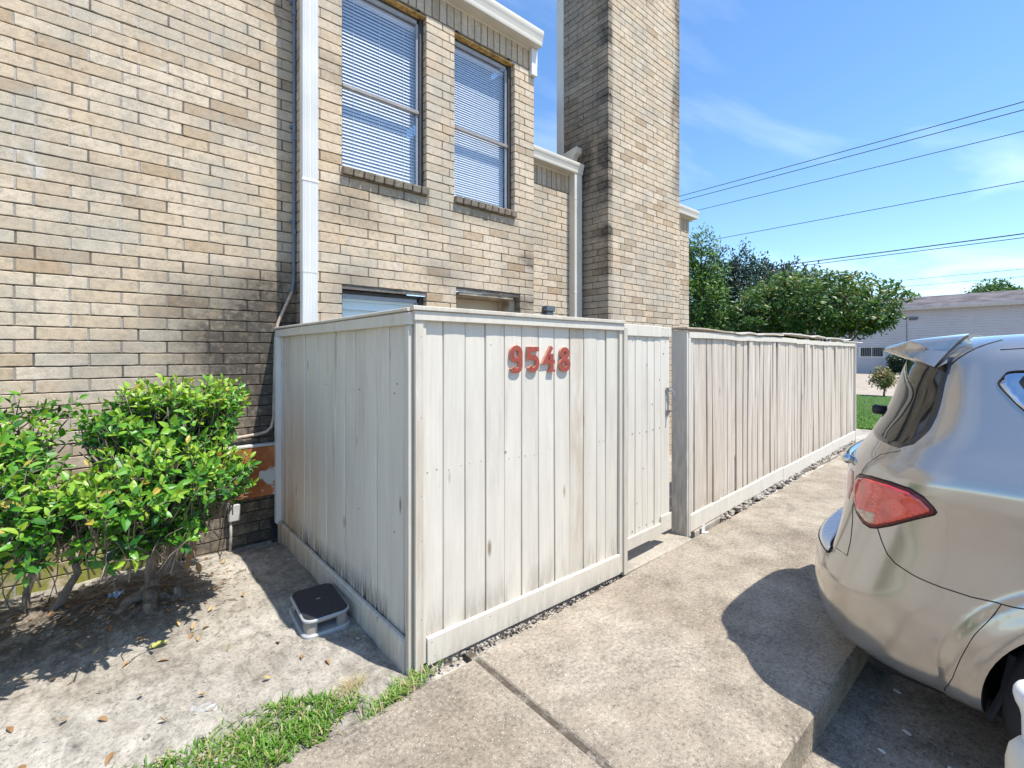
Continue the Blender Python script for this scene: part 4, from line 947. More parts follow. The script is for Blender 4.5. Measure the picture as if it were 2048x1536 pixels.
# step stool
st_ = thing('step_stool', (.90, 2.72, 0), 'small grey plastic step stool with a black tread beside the fence', 'step stool', rot=(0, 0, R(-8)))
def rrect(hx, hy, rr, n=6, f=(1, 1, 1, 1)):
    pts = []
    for k, (sx, sy) in enumerate(((1, 1), (-1, 1), (-1, -1), (1, -1))):
        q = rr * f[k]
        for i in range(n + 1):
            a = math.pi / 2 * (k + i / n); pts.append((sx * (hx - q) + q * math.cos(a), sy * (hy - q) + q * math.sin(a)))
    return pts
def loft(mb, rings, m=0, caps=True):
    n = len(rings[0]); b_ = len(mb.v); vs = [p for r_ in rings for p in r_]; fs = []
    for k in range(len(rings) - 1):
        for i in range(n): j = (i + 1) % n; fs.append((k * n + i, k * n + j, (k + 1) * n + j, (k + 1) * n + i))
    if caps: fs += [tuple(range(n - 1, -1, -1)), tuple((len(rings) - 1) * n + i for i in range(n))]
    mb.add(vs, fs, m)
T3 = Matrix.Translation((.90, 2.72, dirt_z(.9, 2.72) - .004)) @ Matrix.Rotation(R(-4), 4, 'Z') @ Matrix.Diagonal((.94, .92, .76, 1))
tp = lambda pts, z: [tuple(T3 @ Vector((x, y, z))) for x, y in pts]
PLG = simple('stool_grey', (.36, .365, .37), .5, 0, .08, 14); PLD = simple('stool_shell', (.27, .25, .22), .6, 0, .1, 18)
b = MB(); loft(b, [tp(rrect(.128, .205, .05), 0), tp(rrect(.135, .212, .055), .006), tp(rrect(.135, .212, .055), .030), tp(rrect(.128, .205, .05), .038)]); b.build('base_rim', PLG, st_)
def stool_leg(sx, sy):   # corner legs leave arched openings on all four sides
    b = MB()
    xo, yo = .118, .195
    pl = [(xo, yo - .035), (xo - .006, yo - .012), (xo - .02, yo - .002), (xo - .04, yo), (xo - .06, yo), (xo - .066, yo - .02), (xo - .03, yo - .035), (xo - .022, yo - .075), (xo - .002, yo - .085)]
    rings = [[(sx * x * k, sy * y * k) for x, y in pl] for k in (1, .985, .97)]
    if sx * sy < 0: rings = [r_[::-1] for r_ in rings]
    loft(b, [tp(rings[i], z) for i, z in enumerate((.036, .08, .118))]); b.build('leg', PLD, st_)
for sx in (1, -1):
    for sy in (1, -1): stool_leg(sx, sy)
b = MB(); loft(b, [tp(rrect(.116, .192, .05), .100), tp(rrect(.118, .195, .05), .118)]); b.build('apron', PLD, st_)
b = MB(); loft(b, [tp(rrect(.126, .204, .055), .116), tp(rrect(.130, .208, .058), .122), tp(rrect(.130, .208, .058), .132), tp(rrect(.124, .202, .055), .138)]); b.build('top_rim', PLG, st_)
b = MB(); loft(b, [tp(rrect(.121, .199, .052), .1375), tp(rrect(.121, .199, .052), .141), tp(rrect(.116, .194, .05), .1435)]); tr_ = b.build('tread', simple('black_grip', (.022, .024, .032), .55, 0, .25, 60, .3), st_)
b = MB(); b.prism([(-.012, -.004), (.012, -.004), (.012, .004), (-.012, .004)], lambda p: tuple(T3 @ V((p[0], p[1] + .02, .1452))), lambda p: tuple(T3 @ V((p[0], p[1] + .02, .143)))); b.build('badge', PLG, tr_)

# grass strip beside the walk
GRASS = m_leaf('grass_blade', [(0, (.06, .11, .02)), (.35, (.08, .20, .02)), (.7, (.15, .31, .035)), (.9, (.23, .38, .06)), (1, (.46, .38, .20))], .3, .45)
def blade(mb, p, L, wd, az, lean, tone, r):
    d = V((math.cos(az), math.sin(az), 0)); s_ = V((-d.y, d.x, 0)); vs = []
    for t, w_ in ((0, .8), (.4, 1), (.75, .7), (1, .05)):
        c = p + d * (L * lean * t * (t * .7 + .3)) + V((0, 0, L * t * (1 - lean * .5 * t)))
        vs += [tuple(c - s_ * wd * w_ * .5), tuple(c + s_ * wd * w_ * .5)]
    mb.add(vs, [(0, 1, 3, 2), (2, 3, 5, 4), (4, 5, 7, 6)], 0, (tone, .5, 0, 0))
mb = MB(); rg = random.Random(31); n = 0
while n < 11500:
    x = rg.uniform(-2.2, .86); y = rg.uniform(1.82, 2.20)
    top = 2.17 - .02 * math.sin(x * 9) - .16 * sm(.55, .86, x) + .03 * noise.noise((x * 9, 2, 1))
    if y > top: continue
    if x > .55 and y < 1.85 + .10 * noise.noise((x * 12, 1, 1)) + .14 * sm(.60, .86, x): continue
    cl = noise.noise((x * 11, y * 11, 0)) + .35 * noise.noise((x * 30, y * 30, 4))
    if cl < -.22 and rg.random() < .75: continue
    if y < 1.86 and rg.random() < .75: continue
    n += 1; edge = max(0, 1 - (top - y) / .05)
    blade(mb, V((x, y, -.012)), rg.uniform(.025, .062) * (1 + .4 * max(0, cl)), rg.uniform(.0035, .0075), rg.uniform(0, 6.28), rg.uniform(.3, 1.15), min(1, max(0, .55 + .5 * cl * .8 + rg.gauss(0, .2) + (.5 if rg.random() < .13 else 0))), rg)
for k in range(260):      # stray runners towards the fence corner
    x = rg.gauss(.98, .09); y = 1.885 + (x - 1.0) * .22 + rg.gauss(0, .020)
    blade(mb, V((x, y, -.004)), rg.uniform(.03, .085), rg.uniform(.0025, .005), rg.uniform(-.6, 3.6), rg.uniform(.6, 1.3), rg.choice((.5, .7, .85, 1)), rg)
for k in range(46):
    x, y = rg.choice(((.78, 2.50), (1.0, 2.46), (.84, 2.05), (.95, 2.55), (.40, 2.27))); blade(mb, V((x + rg.gauss(0, .02), y + rg.gauss(0, .02), .0)), rg.uniform(.015, .04), .003, rg.uniform(0, 6.28), .6, .6, rg)
tag(mb.build('grass_strip', GRASS, fixn=False), 'coarse green grass strip between the bare soil and the walkway', None, None, 'stuff')
# pine-straw coloured tuft beside the corner
mb = MB()
for k in range(90): blade(mb, V((.82 + rg.gauss(0, .03), 2.06 + rg.gauss(0, .02), .0)), rg.uniform(.03, .07), .0022, rg.uniform(0, 6.28), 1.3, 1.0, rg)
tag(mb.build('straw_tuft', GRASS, fixn=False), 'little tuft of dry straw near the fence corner', 'dry grass')

# far lawn blades
mb = MB(); n = 0
while n < 16000:
    x = 11.7 + 9.6 * rg.random() ** 1.6; y = rg.uniform(1.0, 2.4 + (x - 11) * .42); n += 1
    blade(mb, V((x, y, -.05)), rg.uniform(.03, .06), rg.uniform(.006, .012), rg.uniform(0, 6.28), rg.uniform(.2, .8), min(1, max(0, .6 + rg.gauss(0, .16))), rg)
tag(mb.build('lawn_grass', GRASS, fixn=False), 'mown bright green lawn beyond the end of the fence', None, None, 'stuff')

# ------------------------------------------------------------------ trees
T_MYR = m_leaf('myrtle_leaf', [(0, (.015, .042, .010)), (.3, (.038, .105, .018)), (.6, (.085, .18, .030)), (.85, (.17, .24, .05)), (1, (.28, .24, .09))], .28, .45)
T_OAK = m_leaf('oak_leaf', [(0, (.010, .026, .014)), (.5, (.022, .055, .026)), (1, (.045, .085, .042))], .12, .5)
T_LIM = m_leaf('lime_leaf', [(0, (.020, .06, .012)), (.5, (.065, .16, .022)), (1, (.16, .27, .04))], .25, .45)
def tree(name, base, blobs, ncl, per, ls, mat_, label, seed, stems, spread=.35, group=None, gap=-.1, flat=1.0):
    r = random.Random(seed); base = Vector(base); t = thing(name, base, label, 'tree', group); mb = MB(); tw = MB()
    wts = [bx[3] * bx[4] * bx[5] for bx in blobs]; done = 0; ends = []
    while done < ncl:
        bx = r.choices(blobs, wts)[0]; v = rvec(r) * (r.random() ** .30)
        p = base + Vector((bx[0] + v.x * bx[3], bx[1] + v.y * bx[4], bx[2] + v.z * bx[5]))
        if noise.noise(p * (.9 / spread) + Vector((seed, 0, 0))) < gap: continue
        done += 1; ends.append(p); tone0 = r.gauss(.53, .15) + .16 * v.z
        for k in range(per):
            q = p + rvec(r) * (spread * r.random() ** .5) * Vector((1, 1, flat)).length / 1.73
            q.z = p.z + (q.z - p.z) * flat
            d = rvec(r); s_ = d.orthogonal().normalized(); L_ = ls * r.uniform(.6, 1.3); W_ = L_ * .5
            c = q + d * L_ * .5 + V((0, 0, L_ * .08)); nn = d.cross(s_) * (L_ * .12)
            mb.add([tuple(q), tuple(c + s_ * W_ * .5 + nn), tuple(q + d * L_), tuple(c - s_ * W_ * .5 + nn)], [(0, 1, 2), (0, 2, 3)], 0, (max(0, min(1, tone0 + r.gauss(0, .16))), .5, 0, 0))
    tk = MB(); nodes = []
    for (pts, r0, r1) in stems:
        full = []
        for i in range(len(pts) - 1): full += crook(base + V(pts[i]), base + V(pts[i + 1]), 5, .04, r)[0 if i == 0 else 1:]
        tk.tube(full, [r0 + (r1 - r0) * i / (len(full) - 1) for i in range(len(full))], 8); nodes += full[len(full) // 2:]
    for p in ends[::max(1, ncl // 70)]:
        q = min(nodes, key=lambda n_: (n_ - p).length)
        tk.tube(crook(q, p, 4, .06, r), [ls * .28, ls * .22, ls * .17, ls * .11, ls * .06], 5)
    tk.build('trunk', BARK, t, smooth=True); mb.build('crown', mat_, t, fixn=False)
    return t
mb_stems = [([(rnd.uniform(-.15, .15), rnd.uniform(-.15, .15), 0), (math.cos(a) * .5, math.sin(a) * .5, 1.5), (math.cos(a) * 1.6, math.sin(a) * 1.6, 2.9)], .055, .022) for a in [k * .66 for k in range(10)]]
tree('crape_myrtle', (16.7, 4.85, -.05), [(0, 0, 3.05, 2.3, 2.4, .85), (.9, -.6, 2.80, 1.4, 1.1, .65), (-1.3, .9, 2.7, 1.5, 1.3, .70), (-.3, .3, 3.55, 1.5, 1.5, .62), (1.1, -.9, 2.7, 1.0, .8, .5), (0, 0, 2.45, 2.2, 2.2, .45)], 560, 30, .15, T_MYR, 'spreading many stemmed crape myrtle just beyond the fence', 5, mb_stems, .30, None, -.25, .7)
tree('dark_oak', (30.0, 12.2, -.1), [(0, 0, 5.0, 3.2, 3.2, 2.2), (-1.0, .6, 7.0, 1.7, 1.8, 1.1), (1.8, -1.6, 6.2, 1.5, 1.3, .9), (-1.0, 2.2, 4.6, 2.2, 1.8, 1.8), (0, 0, 2.8, 3.2, 3.2, 1.4), (2.4, -2.6, 6.3, .7, .6, .4)], 620, 26, .26, T_OAK, 'tall dark oak standing behind the crape myrtle', 8, [([(0, 0, 0), (.2, 0, 2.5), (0, 0, 5)], .28, .12), ([(0, 0, 2), (1.5, -1.2, 5)], .15, .06), ([(0, 0, 2.4), (-1.2, 1.2, 5.5)], .15, .06)], .5, None, -.05)
tree('leafy_tree', (14.2, 7.45, -.05), [(0, 0, 3.3, .85, .95, 1.2), (.1, -.1, 4.5, .55, .6, .85), (.1, -.2, 2.0, .9, .9, .9), (-.1, -.3, 5.5, .16, .2, .40), (.3, -.7, 3.9, .4, .3, .35)], 330, 28, .125, T_LIM, 'fresh green leafy tree at the right end of the house', 9, [([(0, 0, 0), (0, 0, 2.2), (.1, -.1, 4.2)], .10, .03), ([(0, 0, 1.2), (-.5, .4, 3)], .05, .02), ([(0, 0, 1.4), (.5, -.5, 3.2)], .05, .02)], .26, None, -.08)
tree('distant_tree', (62, 2.6, -.1), [(0, 0, 5.8, 2.4, 3.0, 1.9), (0, 1.2, 7.2, 1.5, 1.6, 1.0), (0, -2.0, 6.7, 1.4, 1.5, .9), (0, 2.8, 6.2, 1.0, 1.0, .8)], 420, 24, .30, T_LIM, 'rounded green treetop showing over the grey siding house', 10, [([(0, 0, 0), (0, 0, 3), (0, 0, 6)], .3, .1)], .5, None, -.2)
tree('young_bush', (21.3, 4.05, -.06), [(0, 0, .62, .36, .40, .32), (0, .1, .9, .24, .26, .18)], 90, 16, .09, m_leaf('red_tip_leaf', [(0, (.06, .10, .03)), (.5, (.17, .20, .06)), (1, (.42, .26, .12))], .25, .5), 'small bush with reddish leaf tips on the lawn edge', 14, [([(0, 0, 0), (0, 0, .6)], .035, .015)], .13)
hd = thing('clipped_hedge', (45.0, 7.3, -.1), 'dark clipped hedge against the grey siding house', 'hedge'); mb = MB(); rh = random.Random(3)
for k in range(3600):
    p = V((45.3 + rh.uniform(-.6, .5), rh.uniform(4.6, 8.3), .05 + 1.25 * rh.random() ** .7)); d = rvec(rh); s_ = d.orthogonal().normalized()
    mb.add([tuple(p), tuple(p + d * .1 + s_ * .07), tuple(p + d * .22), tuple(p + d * .1 - s_ * .07)], [(0, 1, 2, 3)], 0, (rh.gauss(.35, .2), .5, 0, 0))
mb.build('foliage', T_OAK, hd, fixn=False)
for k in range(6): mb = MB(); mb.tube([(45.2, 4.8 + k * .62, -.1), (45.2, 4.85 + k * .62, .8)], .03, 5); mb.build('stem', BARK, hd)

# ------------------------------------------------------------------ grey siding house across the drive
XH = 46.4; far = thing('siding_house', (XH, 6, -.1), 'long grey lap siding house with a shingled roof across the drive', 'house')
b = MB(); z = -.1; k = 0; r5 = random.Random(2)
while z < 4.93:
    y0_, y1_ = -22.0, 24.0; brk = [y0_] + sorted(r5.uniform(y0_, y1_) for _ in range(7)) + [y1_]
    for i in range(len(brk) - 1):
        for (ya, yb) in cut((brk[i] + .006, brk[i + 1] - .006), [(7.95 + .85, 9.55 + .85)] if 1.16 < z < 1.95 else []):
            if yb - ya > .02: b.add([(XH, ya, z + .21), (XH, yb, z + .21), (XH - .05, yb, z), (XH - .05, ya, z), (XH, ya, z - .01), (XH, yb, z - .01)], [(0, 1, 2, 3), (3, 2, 5, 4)])
    z += .185
b.box(XH + .031, XH + 9, -22, 24, -.3, 4.97); b.build('wall', SIDING, far)
b = MB(); b.add([(XH - .5, -22.4, 4.93), (XH - .5, 24.4, 4.93), (XH + 5, 24.4, 6.25), (XH + 5, -22.4, 6.25), (XH + 10.5, -22.4, 4.93), (XH + 10.5, 24.4, 4.93)], [(0, 1, 2, 3), (3, 2, 5, 4)]); R_ = b.build('roof', ROOFM, far)
b = MB(); b.box(XH - .53, XH - .502, -22.4, 24.4, 4.78, 4.95); b.box(XH - .5, XH + .02, -22.4, 24.4, 4.86, 4.90); b.build('fascia', simple('fascia_paint', (.45, .42, .36), .6), R_)
b = MB(); b.box(XH - .05, XH + .02, 8.78, 8.86, 1.18, 2.06); b.box(XH - .05, XH + .02, 10.34, 10.42, 1.18, 2.06); b.box(XH - .05, XH + .02, 8.861, 10.339, 1.98, 2.06); b.box(XH - .05, XH + .02, 8.861, 10.339, 1.18, 1.26); b.box(XH - .045, XH + .02, 9.57, 9.63, 1.261, 1.979)
Wf = b.build('window', WHITE, far); b = MB(); b.box(XH + .0, XH + .01, 8.87, 10.33, 1.27, 1.97); b.build('pane', simple('dark_glass', (.02, .024, .03), .08, 0, .2, 3), Wf)
b = MB()
for i in range(13): b.tube([(XH - .06, 8.88 + i * .12, 1.2), (XH - .06, 8.88 + i * .12, 2.04)], .009, 5)
b.build('window_bars', simple('bar_white', (.5, .5, .5)), Wf)
b = MB(); b.box(XH - .16, XH - .03, 6.78, 7.28, 4.06, 4.26, .02); b.box(XH - .168, XH - .1605, 6.85, 7.1, 4.11, 4.2); b.tube([(XH - .05, 7.42, .2), (XH - .05, 7.42, 4.2)], .02, 6)
b.build('wall_light', [simple('slate_lamp', (.09, .10, .12), .4)], far)

# ------------------------------------------------------------------ overhead wires, running away past the end of the house
for k, (x, z, rad, lab) in enumerate(((24, 10.22, .016, 'topmost of the overhead wires'), (24, 9.94, .016, 'second overhead wire from the top'), (24, 9.20, .014, 'third overhead wire, alone below the upper pair'), (26, 7.96, .015, 'fourth overhead wire, alone in mid sky'), (28, 6.34, .024, 'thick overhead cable above the crape myrtle'), (28, 6.24, .016, 'thin cable just under the thick overhead cable'), (48, 7.35, .014, 'upper of the two faint wires above the far roof'), (48, 6.83, .014, 'lower of the two faint wires above the far roof'))):
    b = MB(); pts = []
    for i in range(25):
        t = i / 24; y = -30 + 75 * t; pts.append((x, y, z + (.55 if k != 5 else .75) * (((y - 5) / 37.5) ** 2) * .5 - (.06 if k == 5 else 0)))
    b.tube(pts, rad, 5); tag(b.build('overhead_wire', BLACK, smooth=True), lab, 'wire', 'overhead wires')

# chips of white paint on the parking surface and walk
rc = random.Random(4)
for k, (x, y, z) in enumerate(((2.42, .47, ZGR), (2.33, .36, ZGR), (2.62, .42, ZGR), (2.15, .22, ZGR), (2.52, .27, ZGR), (2.9, .50, ZGR))):
    b = MB(); n_ = 7; pts = [(.016 * rc.uniform(.5, 1.3) * math.cos(6.283 * i / n_), .011 * rc.uniform(.5, 1.3) * math.sin(6.283 * i / n_)) for i in range(n_)]
    T = Matrix.Translation((x, y, z + .002)) @ Matrix.Rotation(rc.uniform(0, 6), 4, 'Z')
    b.prism(pts, lambda p: tuple(T @ V((p[0], p[1], .0025))), lambda p: tuple(T @ V((p[0], p[1], 0))))
    tag(b.build('paint_chip', WHITE), 'chip of white paint lying on the parking surface by the kerb', 'paint chip', 'white paint chips by the kerb')

# ------------------------------------------------------------------ parked car
# ---- car surface
ZG = -0.145; CX_ = 3.365; YW = -0.235; WB = 2.90; ZW = 0.37; RW = 0.372; RA = 0.412
def herm(tab):
    xs = [p[0] for p in tab]; ys = [p[1] for p in tab]; n = len(xs)
    d = [(ys[i + 1] - ys[i]) / (xs[i + 1] - xs[i]) for i in range(n - 1)]
    m = [d[0]] + [0 if d[i - 1] * d[i] <= 0 else 2 * d[i - 1] * d[i] / (d[i - 1] + d[i]) for i in range(1, n - 1)] + [d[-1]]
    def f(x):
        if x <= xs[0]: return ys[0]
        if x >= xs[-1]: return ys[-1]
        i = 0
        while x > xs[i + 1]: i += 1
        h = xs[i + 1] - xs[i]; t = (x - xs[i]) / h
        return (ys[i] * (2 * t ** 3 - 3 * t * t + 1) + m[i] * h * (t ** 3 - 2 * t * t + t) + ys[i + 1] * (-2 * t ** 3 + 3 * t * t) + m[i + 1] * h * (t ** 3 - t * t))
    return f
WID = herm([(.30, .85), (.325, .895), (.38, .930), (.5, .952), (.62, .960), (.76, .951), (.90, .946), (1.02, .954), (1.09, .964), (1.13, .963), (1.175, .951), (1.22, .925), (1.28, .886), (1.4, .833), (1.54, .772), (1.62, .733), (1.665, .690), (1.70, .62), (1.722, .52), (1.737, .36), (1.744, .12)])
YRS = herm([(.30, .76), (.325, .80), (.38, .850), (.49, .873), (.60, .868), (.72, .835), (.85, .79), (1.0, .742), (1.12, .712), (1.23, .652), (1.4, .575), (1.61, .515), (1.665, .465), (1.70, .39), (1.722, .30), (1.737, .1), (1.744, -.2)])
YRC = herm([(.30, .76), (.325, .80), (.38, .852), (.49, .882), (.60, .880), (.675, .868), (.700, .845), (.708, .80), (.716, .760), (.75, .752), (1.0, .742), (1.12, .712), (1.23, .652), (1.4, .575), (1.61, .515), (1.665, .465), (1.70, .39), (1.722, .30), (1.737, .1), (1.744, -.2)])
YF = herm([(.30, -3.95), (.35, -4.06), (.5, -4.11), (.7, -4.10), (.86, -4.02), (.96, -3.85), (1.02, -3.50), (1.06, -3.05), (1.10, -2.85), (1.3, -2.42), (1.5, -1.95), (1.62, -1.62), (1.68, -1.40), (1.722, -1.1), (1.744, -.75)])
DR_ = herm([(.30, .5), (.5, .54), (1.0, .52), (1.25, .46), (1.5, .38), (1.66, .33), (1.744, .25)])
NRT = herm([(.3, 2.55), (1.1, 2.55), (1.36, 2.2), (1.744, 2.0)]); DF = .75; NF = 2.3
def smst(a, b, x):
    t = max(0., min(1., (x - a) / (b - a))); return t * t * (3 - 2 * t)
def flare(y, Z):
    o = 0.
    for yc in (YW, YW - WB):
        r = math.hypot(y - yc, Z - ZW)
        if r < .75 and Z < .98: o = max(o, .020 * (smst(.535, .505, r)) + .010 * smst(.50, .44, r) - .006 * smst(.43, .41, r))
    return o
def S(s, Z):
    """right-hand half of the body outline: s 0..1 rear centre to side, 1..SF side, SF..SF+1 front corner; negative s mirrors"""
    sg = -1 if s >= 0 else 1; s = abs(s)
    w = WID(Z); D = DR_(Z); ys = YRS(Z) - D; yf = YF(Z); L = (ys) - (yf + DF)
    NR = NRT(Z)
    if s <= 1:
        a = (1 - s) * math.pi / 2; k = smst(math.radians(38), math.radians(66), a)
        yr = YRS(Z) * (1 - k) + YRC(Z) * k
        x = w * max(0., math.cos(a)) ** (2 / NR); y = ys + (yr - ys) * max(0., math.sin(a)) ** (2 / NR)
    elif s <= SF:
        t = (s - 1) / (SF - 1); x = w; y = ys - L * t
    else:
        a = min(1., s - SF) * math.pi / 2
        x = w * max(0., math.cos(a)) ** (2 / NF); y = (yf + DF) - DF * max(0., math.sin(a)) ** (2 / NF)
    if abs(x) > .6: x += flare(y, Z) * smst(.6, .85, abs(x))
    return (CX_ + sg * x, y, Z + ZG)
SF = 4.6
def m_carpaint():
    b = NB('champagne_paint'); f = b.noise(900, 2, .6)
    c = b.mix(b.ramp(f, [(.3, 0), (.7, 1)]), (.43, .407, .372), (.515, .488, .45))
    b.set(c, .23, .78, .5, 1.0); b.p.inputs['Coat Roughness'].default_value = .03; b.p.inputs['Coat IOR'].default_value = 1.55
    return b.mat
CARP = m_carpaint(); CGLASS = simple('privacy_glass', (.012, .013, .014), .03, 0, .1, 2, 0, .9); CHROME = simple('chrome', (.66, .67, .69), .08, 1.0, .03, 4)
GAP = simple('panel_gap', (.012, .012, .012), .8); RUBBER = simple('tyre_rubber', (.02, .02, .021), .85, 0, .2, 30, .2); ALLOY = simple('alloy_rim', (.50, .50, .51), .3, .9, .08, 8)
PADM = simple('brushed_step', (.80, .81, .83), .28, 1.0, .05, 30); LINER = simple('wheel_liner', (.012, .012, .013), .9, 0, .3, 12)
def m_lens(name, c0, c1, sc):
    b = NB(name); v = b.map((sc, sc, sc * 1.6), (0.3, 0, .5)); n = b.noise(1.0, 3, .55, v, 1.6); vo = b.voro(1.0, b.map((60, 60, 60)))
    c = b.mix(b.ramp(n, [(.38, 0), (.46, .9), (.54, .15), (.62, 1)]), c0, c1)
    b.set(c, .12, 0, .6, 1.0); b.p.inputs['Coat Roughness'].default_value = .02; b.p.inputs['Coat IOR'].default_value = 1.7; b.bump(vo, .12, .003); return b.mat
def m_tail():
    b = NB('red_lens'); o = b.xyz(); y, z = o[1], o[2]
    n = b.noise(9, 4, .6, None, 1.2)
    c = b.mix(b.ramp(n, [(.35, 0), (.65, 1)]), (.46, .010, .008), (.74, .035, .022))
    rib = b.math('SINE', b.math('MULTIPLY', b.math('ADD', z, b.math('MULTIPLY', y, .12)), 900)); low = b.ramp(z, [(.80, 1), (.84, 0)])
    c = b.mix(b.math('MULTIPLY', low, b.ramp(rib, [(.35, 0), (.8, .7)])), c, (.85, .10, .06))
    led = b.math('MULTIPLY', b.ramp(b.voro(75, None), [(.18, 1), (.36, 0)]), b.ramp(y, [(.47, 0), (.49, 1), (.55, 1), (.57, 0)])); c = b.mix(b.math('MULTIPLY', led, .65), c, (.90, .22, .14))
    def refl(cy, cz, r):
        d = b.math('SQRT', b.math('ADD', b.math('POWER', b.math('SUBTRACT', y, cy), 2.0), b.math('MULTIPLY', b.math('POWER', b.math('SUBTRACT', z, cz), 2.0), 1.4)))
        return b.ramp(b.math('DIVIDE', d, r), [(.12, 0), (.2, .9), (.42, .25), (.62, .85), (.86, .3), (.98, .7), (1.0, 0)])
    c = b.mix(b.math('MULTIPLY', refl(.43, .865, .040), .6), c, (.85, .14, .11)); c = b.mix(b.math('MULTIPLY', refl(.365, .885, .028), .7), c, (.70, .10, .12))
    c = b.mix(b.ramp(b.math('ADD', z, b.math('MULTIPLY', y, -.16)), [(.865, 0), (.888, .7)]), c, (.60, .03, .09))
    b.set(c, .10, 0, .6, 1.0); b.p.inputs['Coat Roughness'].default_value = .01; b.p.inputs['Coat IOR'].default_value = 1.8; b.bump(rib, .05, .002); return b.mat
LENS = m_tail(); LENSP = m_lens('pink_lens', (.42, .16, .12), (.55, .27, .22), 6); LENSR = m_lens('cream_lens', (.42, .27, .16), (.60, .47, .34), 14)
car = thing('parked_car', (CX_, -1.6, ZG), 'champagne silver sport utility car backed up so its rear overhangs the walkway', 'car')
def SV(s, Z): return Vector(S(s, Z))
def SN(s, Z):
    e = .004; a = SV(s + e, Z) - SV(s - e, Z); c = SV(s, Z + e) - SV(s, Z - e); n = a.cross(c)
    n = n.normalized() if n.length > 1e-12 else Vector((0, 1, 0))
    p = SV(s, Z); o = Vector((p.x - CX_, p.y + 1.6, .2)); return n if n.dot(o) > 0 else -n
ss = [i / 64 for i in range(65)] + [1 + (SF - 1) * i / 190 for i in range(1, 191)] + [SF + i / 40 for i in range(1, 41)]
full_s = ss + [-s for s in ss[-2:0:-1]]
zz = [.30, .308, .318, .33, .345, .36] + [.38 + .0165 * i for i in range(18)] + [.675 + .0035 * i for i in range(16)] + [.735 + .0175 * i for i in range(18)] + [1.055 + .009 * i for i in range(28)] + [1.31 + .0185 * i for i in range(17)] + [1.62, 1.635, 1.65, 1.665, 1.68, 1.69, 1.70, 1.709, 1.717, 1.724, 1.730, 1.735, 1.739, 1.742, 1.744]
zz = sorted(set(round(z, 4) for z in zz)); b = MB(); n = len(full_s)
for Z in zz: b.v += [S(s, Z) for s in full_s]
b.c = [(.5, .5, 0, 0)] * len(b.v)
for k in range(len(zz) - 1):
    for i in range(n): j = (i + 1) % n; b.f.append((k * n + i, k * n + j, (k + 1) * n + j, (k + 1) * n + i)); b.m.append(0)
b.f += [tuple(range(n - 1, -1, -1)), tuple((len(zz) - 1) * n + i for i in range(n))]; b.m += [1, 0]
body = b.build('body', [CARP, LINER], None)
cutter = MB()
for yc in (YW, YW - WB):
    for sx in (-1, 1):
        c = [(CX_ + sx * x_, yc + RA * math.cos(2 * math.pi * i / 72), ZG + ZW + RA * math.sin(2 * math.pi * i / 72)) for x_ in (.62, 1.15) for i in range(72)]
        cutter.add(c, [tuple(range(72)), tuple(range(143, 71, -1))] + [(i, 72 + i, 72 + (i + 1) % 72, (i + 1) % 72) for i in range(72)], 1)
cut_o = cutter.build('cutter', [CARP, LINER])
md = body.modifiers.new('arches', 'BOOLEAN'); md.operation = 'DIFFERENCE'; md.object = cut_o; md.solver = 'EXACT'
bpy.context.view_layer.update()
dg = bpy.context.evaluated_depsgraph_get(); me = bpy.data.meshes.new_from_object(body.evaluated_get(dg))
bpy.data.objects.remove(cut_o); bpy.data.objects.remove(body)
me.polygons.foreach_set('use_smooth', [True] * len(me.polygons)); me.set_sharp_from_angle(angle=R(34))
body = link('body', me, car)

def patch(mb, poly, off, m=0, cell=.02, rim=.006, mirror=False):
    """convex polygon in (s, Z) laid on the body as a thin shell with a turned-in rim"""
    bm = bmesh.new(); s0 = min(p[0] for p in poly); s1 = max(p[0] for p in poly); z0 = min(p[1] for p in poly); z1 = max(p[1] for p in poly)
    nx = max(2, int((s1 - s0) / cell)); ny = max(2, int((z1 - z0) / cell))
    g = [[bm.verts.new((s0 + (s1 - s0) * i / nx, z0 + (z1 - z0) * j / ny, 0)) for i in range(nx + 1)] for j in range(ny + 1)]
    for j in range(ny):
        for i in range(nx): bm.faces.new((g[j][i], g[j][i + 1], g[j + 1][i + 1], g[j + 1][i]))
    area = sum(poly[i][0] * poly[(i + 1) % len(poly)][1] - poly[(i + 1) % len(poly)][0] * poly[i][1] for i in range(len(poly)))
    for i in range(len(poly)):
        p, q = poly[i], poly[(i + 1) % len(poly)]; d = (q[0] - p[0], q[1] - p[1]); nrm = Vector((d[1], -d[0], 0)) * (1 if area > 0 else -1)
        if nrm.length < 1e-9: continue
        bmesh.ops.bisect_plane(bm, geom=bm.verts[:] + bm.edges[:] + bm.faces[:], plane_co=(p[0], p[1], 0), plane_no=nrm, clear_outer=True, dist=1e-6)
    bm.verts.ensure_lookup_table(); bm.verts.index_update(); bd = {v.index for e in bm.edges if e.is_boundary for v in e.verts}
    vs = []; sg = -1 if mirror else 1
    for v in bm.verts: s, Z = v.co.x * sg, v.co.y; vs.append(tuple(SV(s, Z) + SN(s, Z) * (off - (rim * .35 if v.index in bd else 0))))
    fs = [tuple(v.index for v in f.verts) for f in bm.faces]; nb = len(vs); mp_ = {}
    for v in bm.verts:
        if v.index in bd: s, Z = v.co.x * sg, v.co.y; mp_[v.index] = len(vs); vs.append(tuple(SV(s, Z) + SN(s, Z) * (off - rim - .003)))
    for e in bm.edges:
        if e.is_boundary: a, c = e.verts[0].index, e.verts[1].index; fs.append((a, c, mp_[c], mp_[a]))
    bm.free(); mb.add(vs, fs, m)
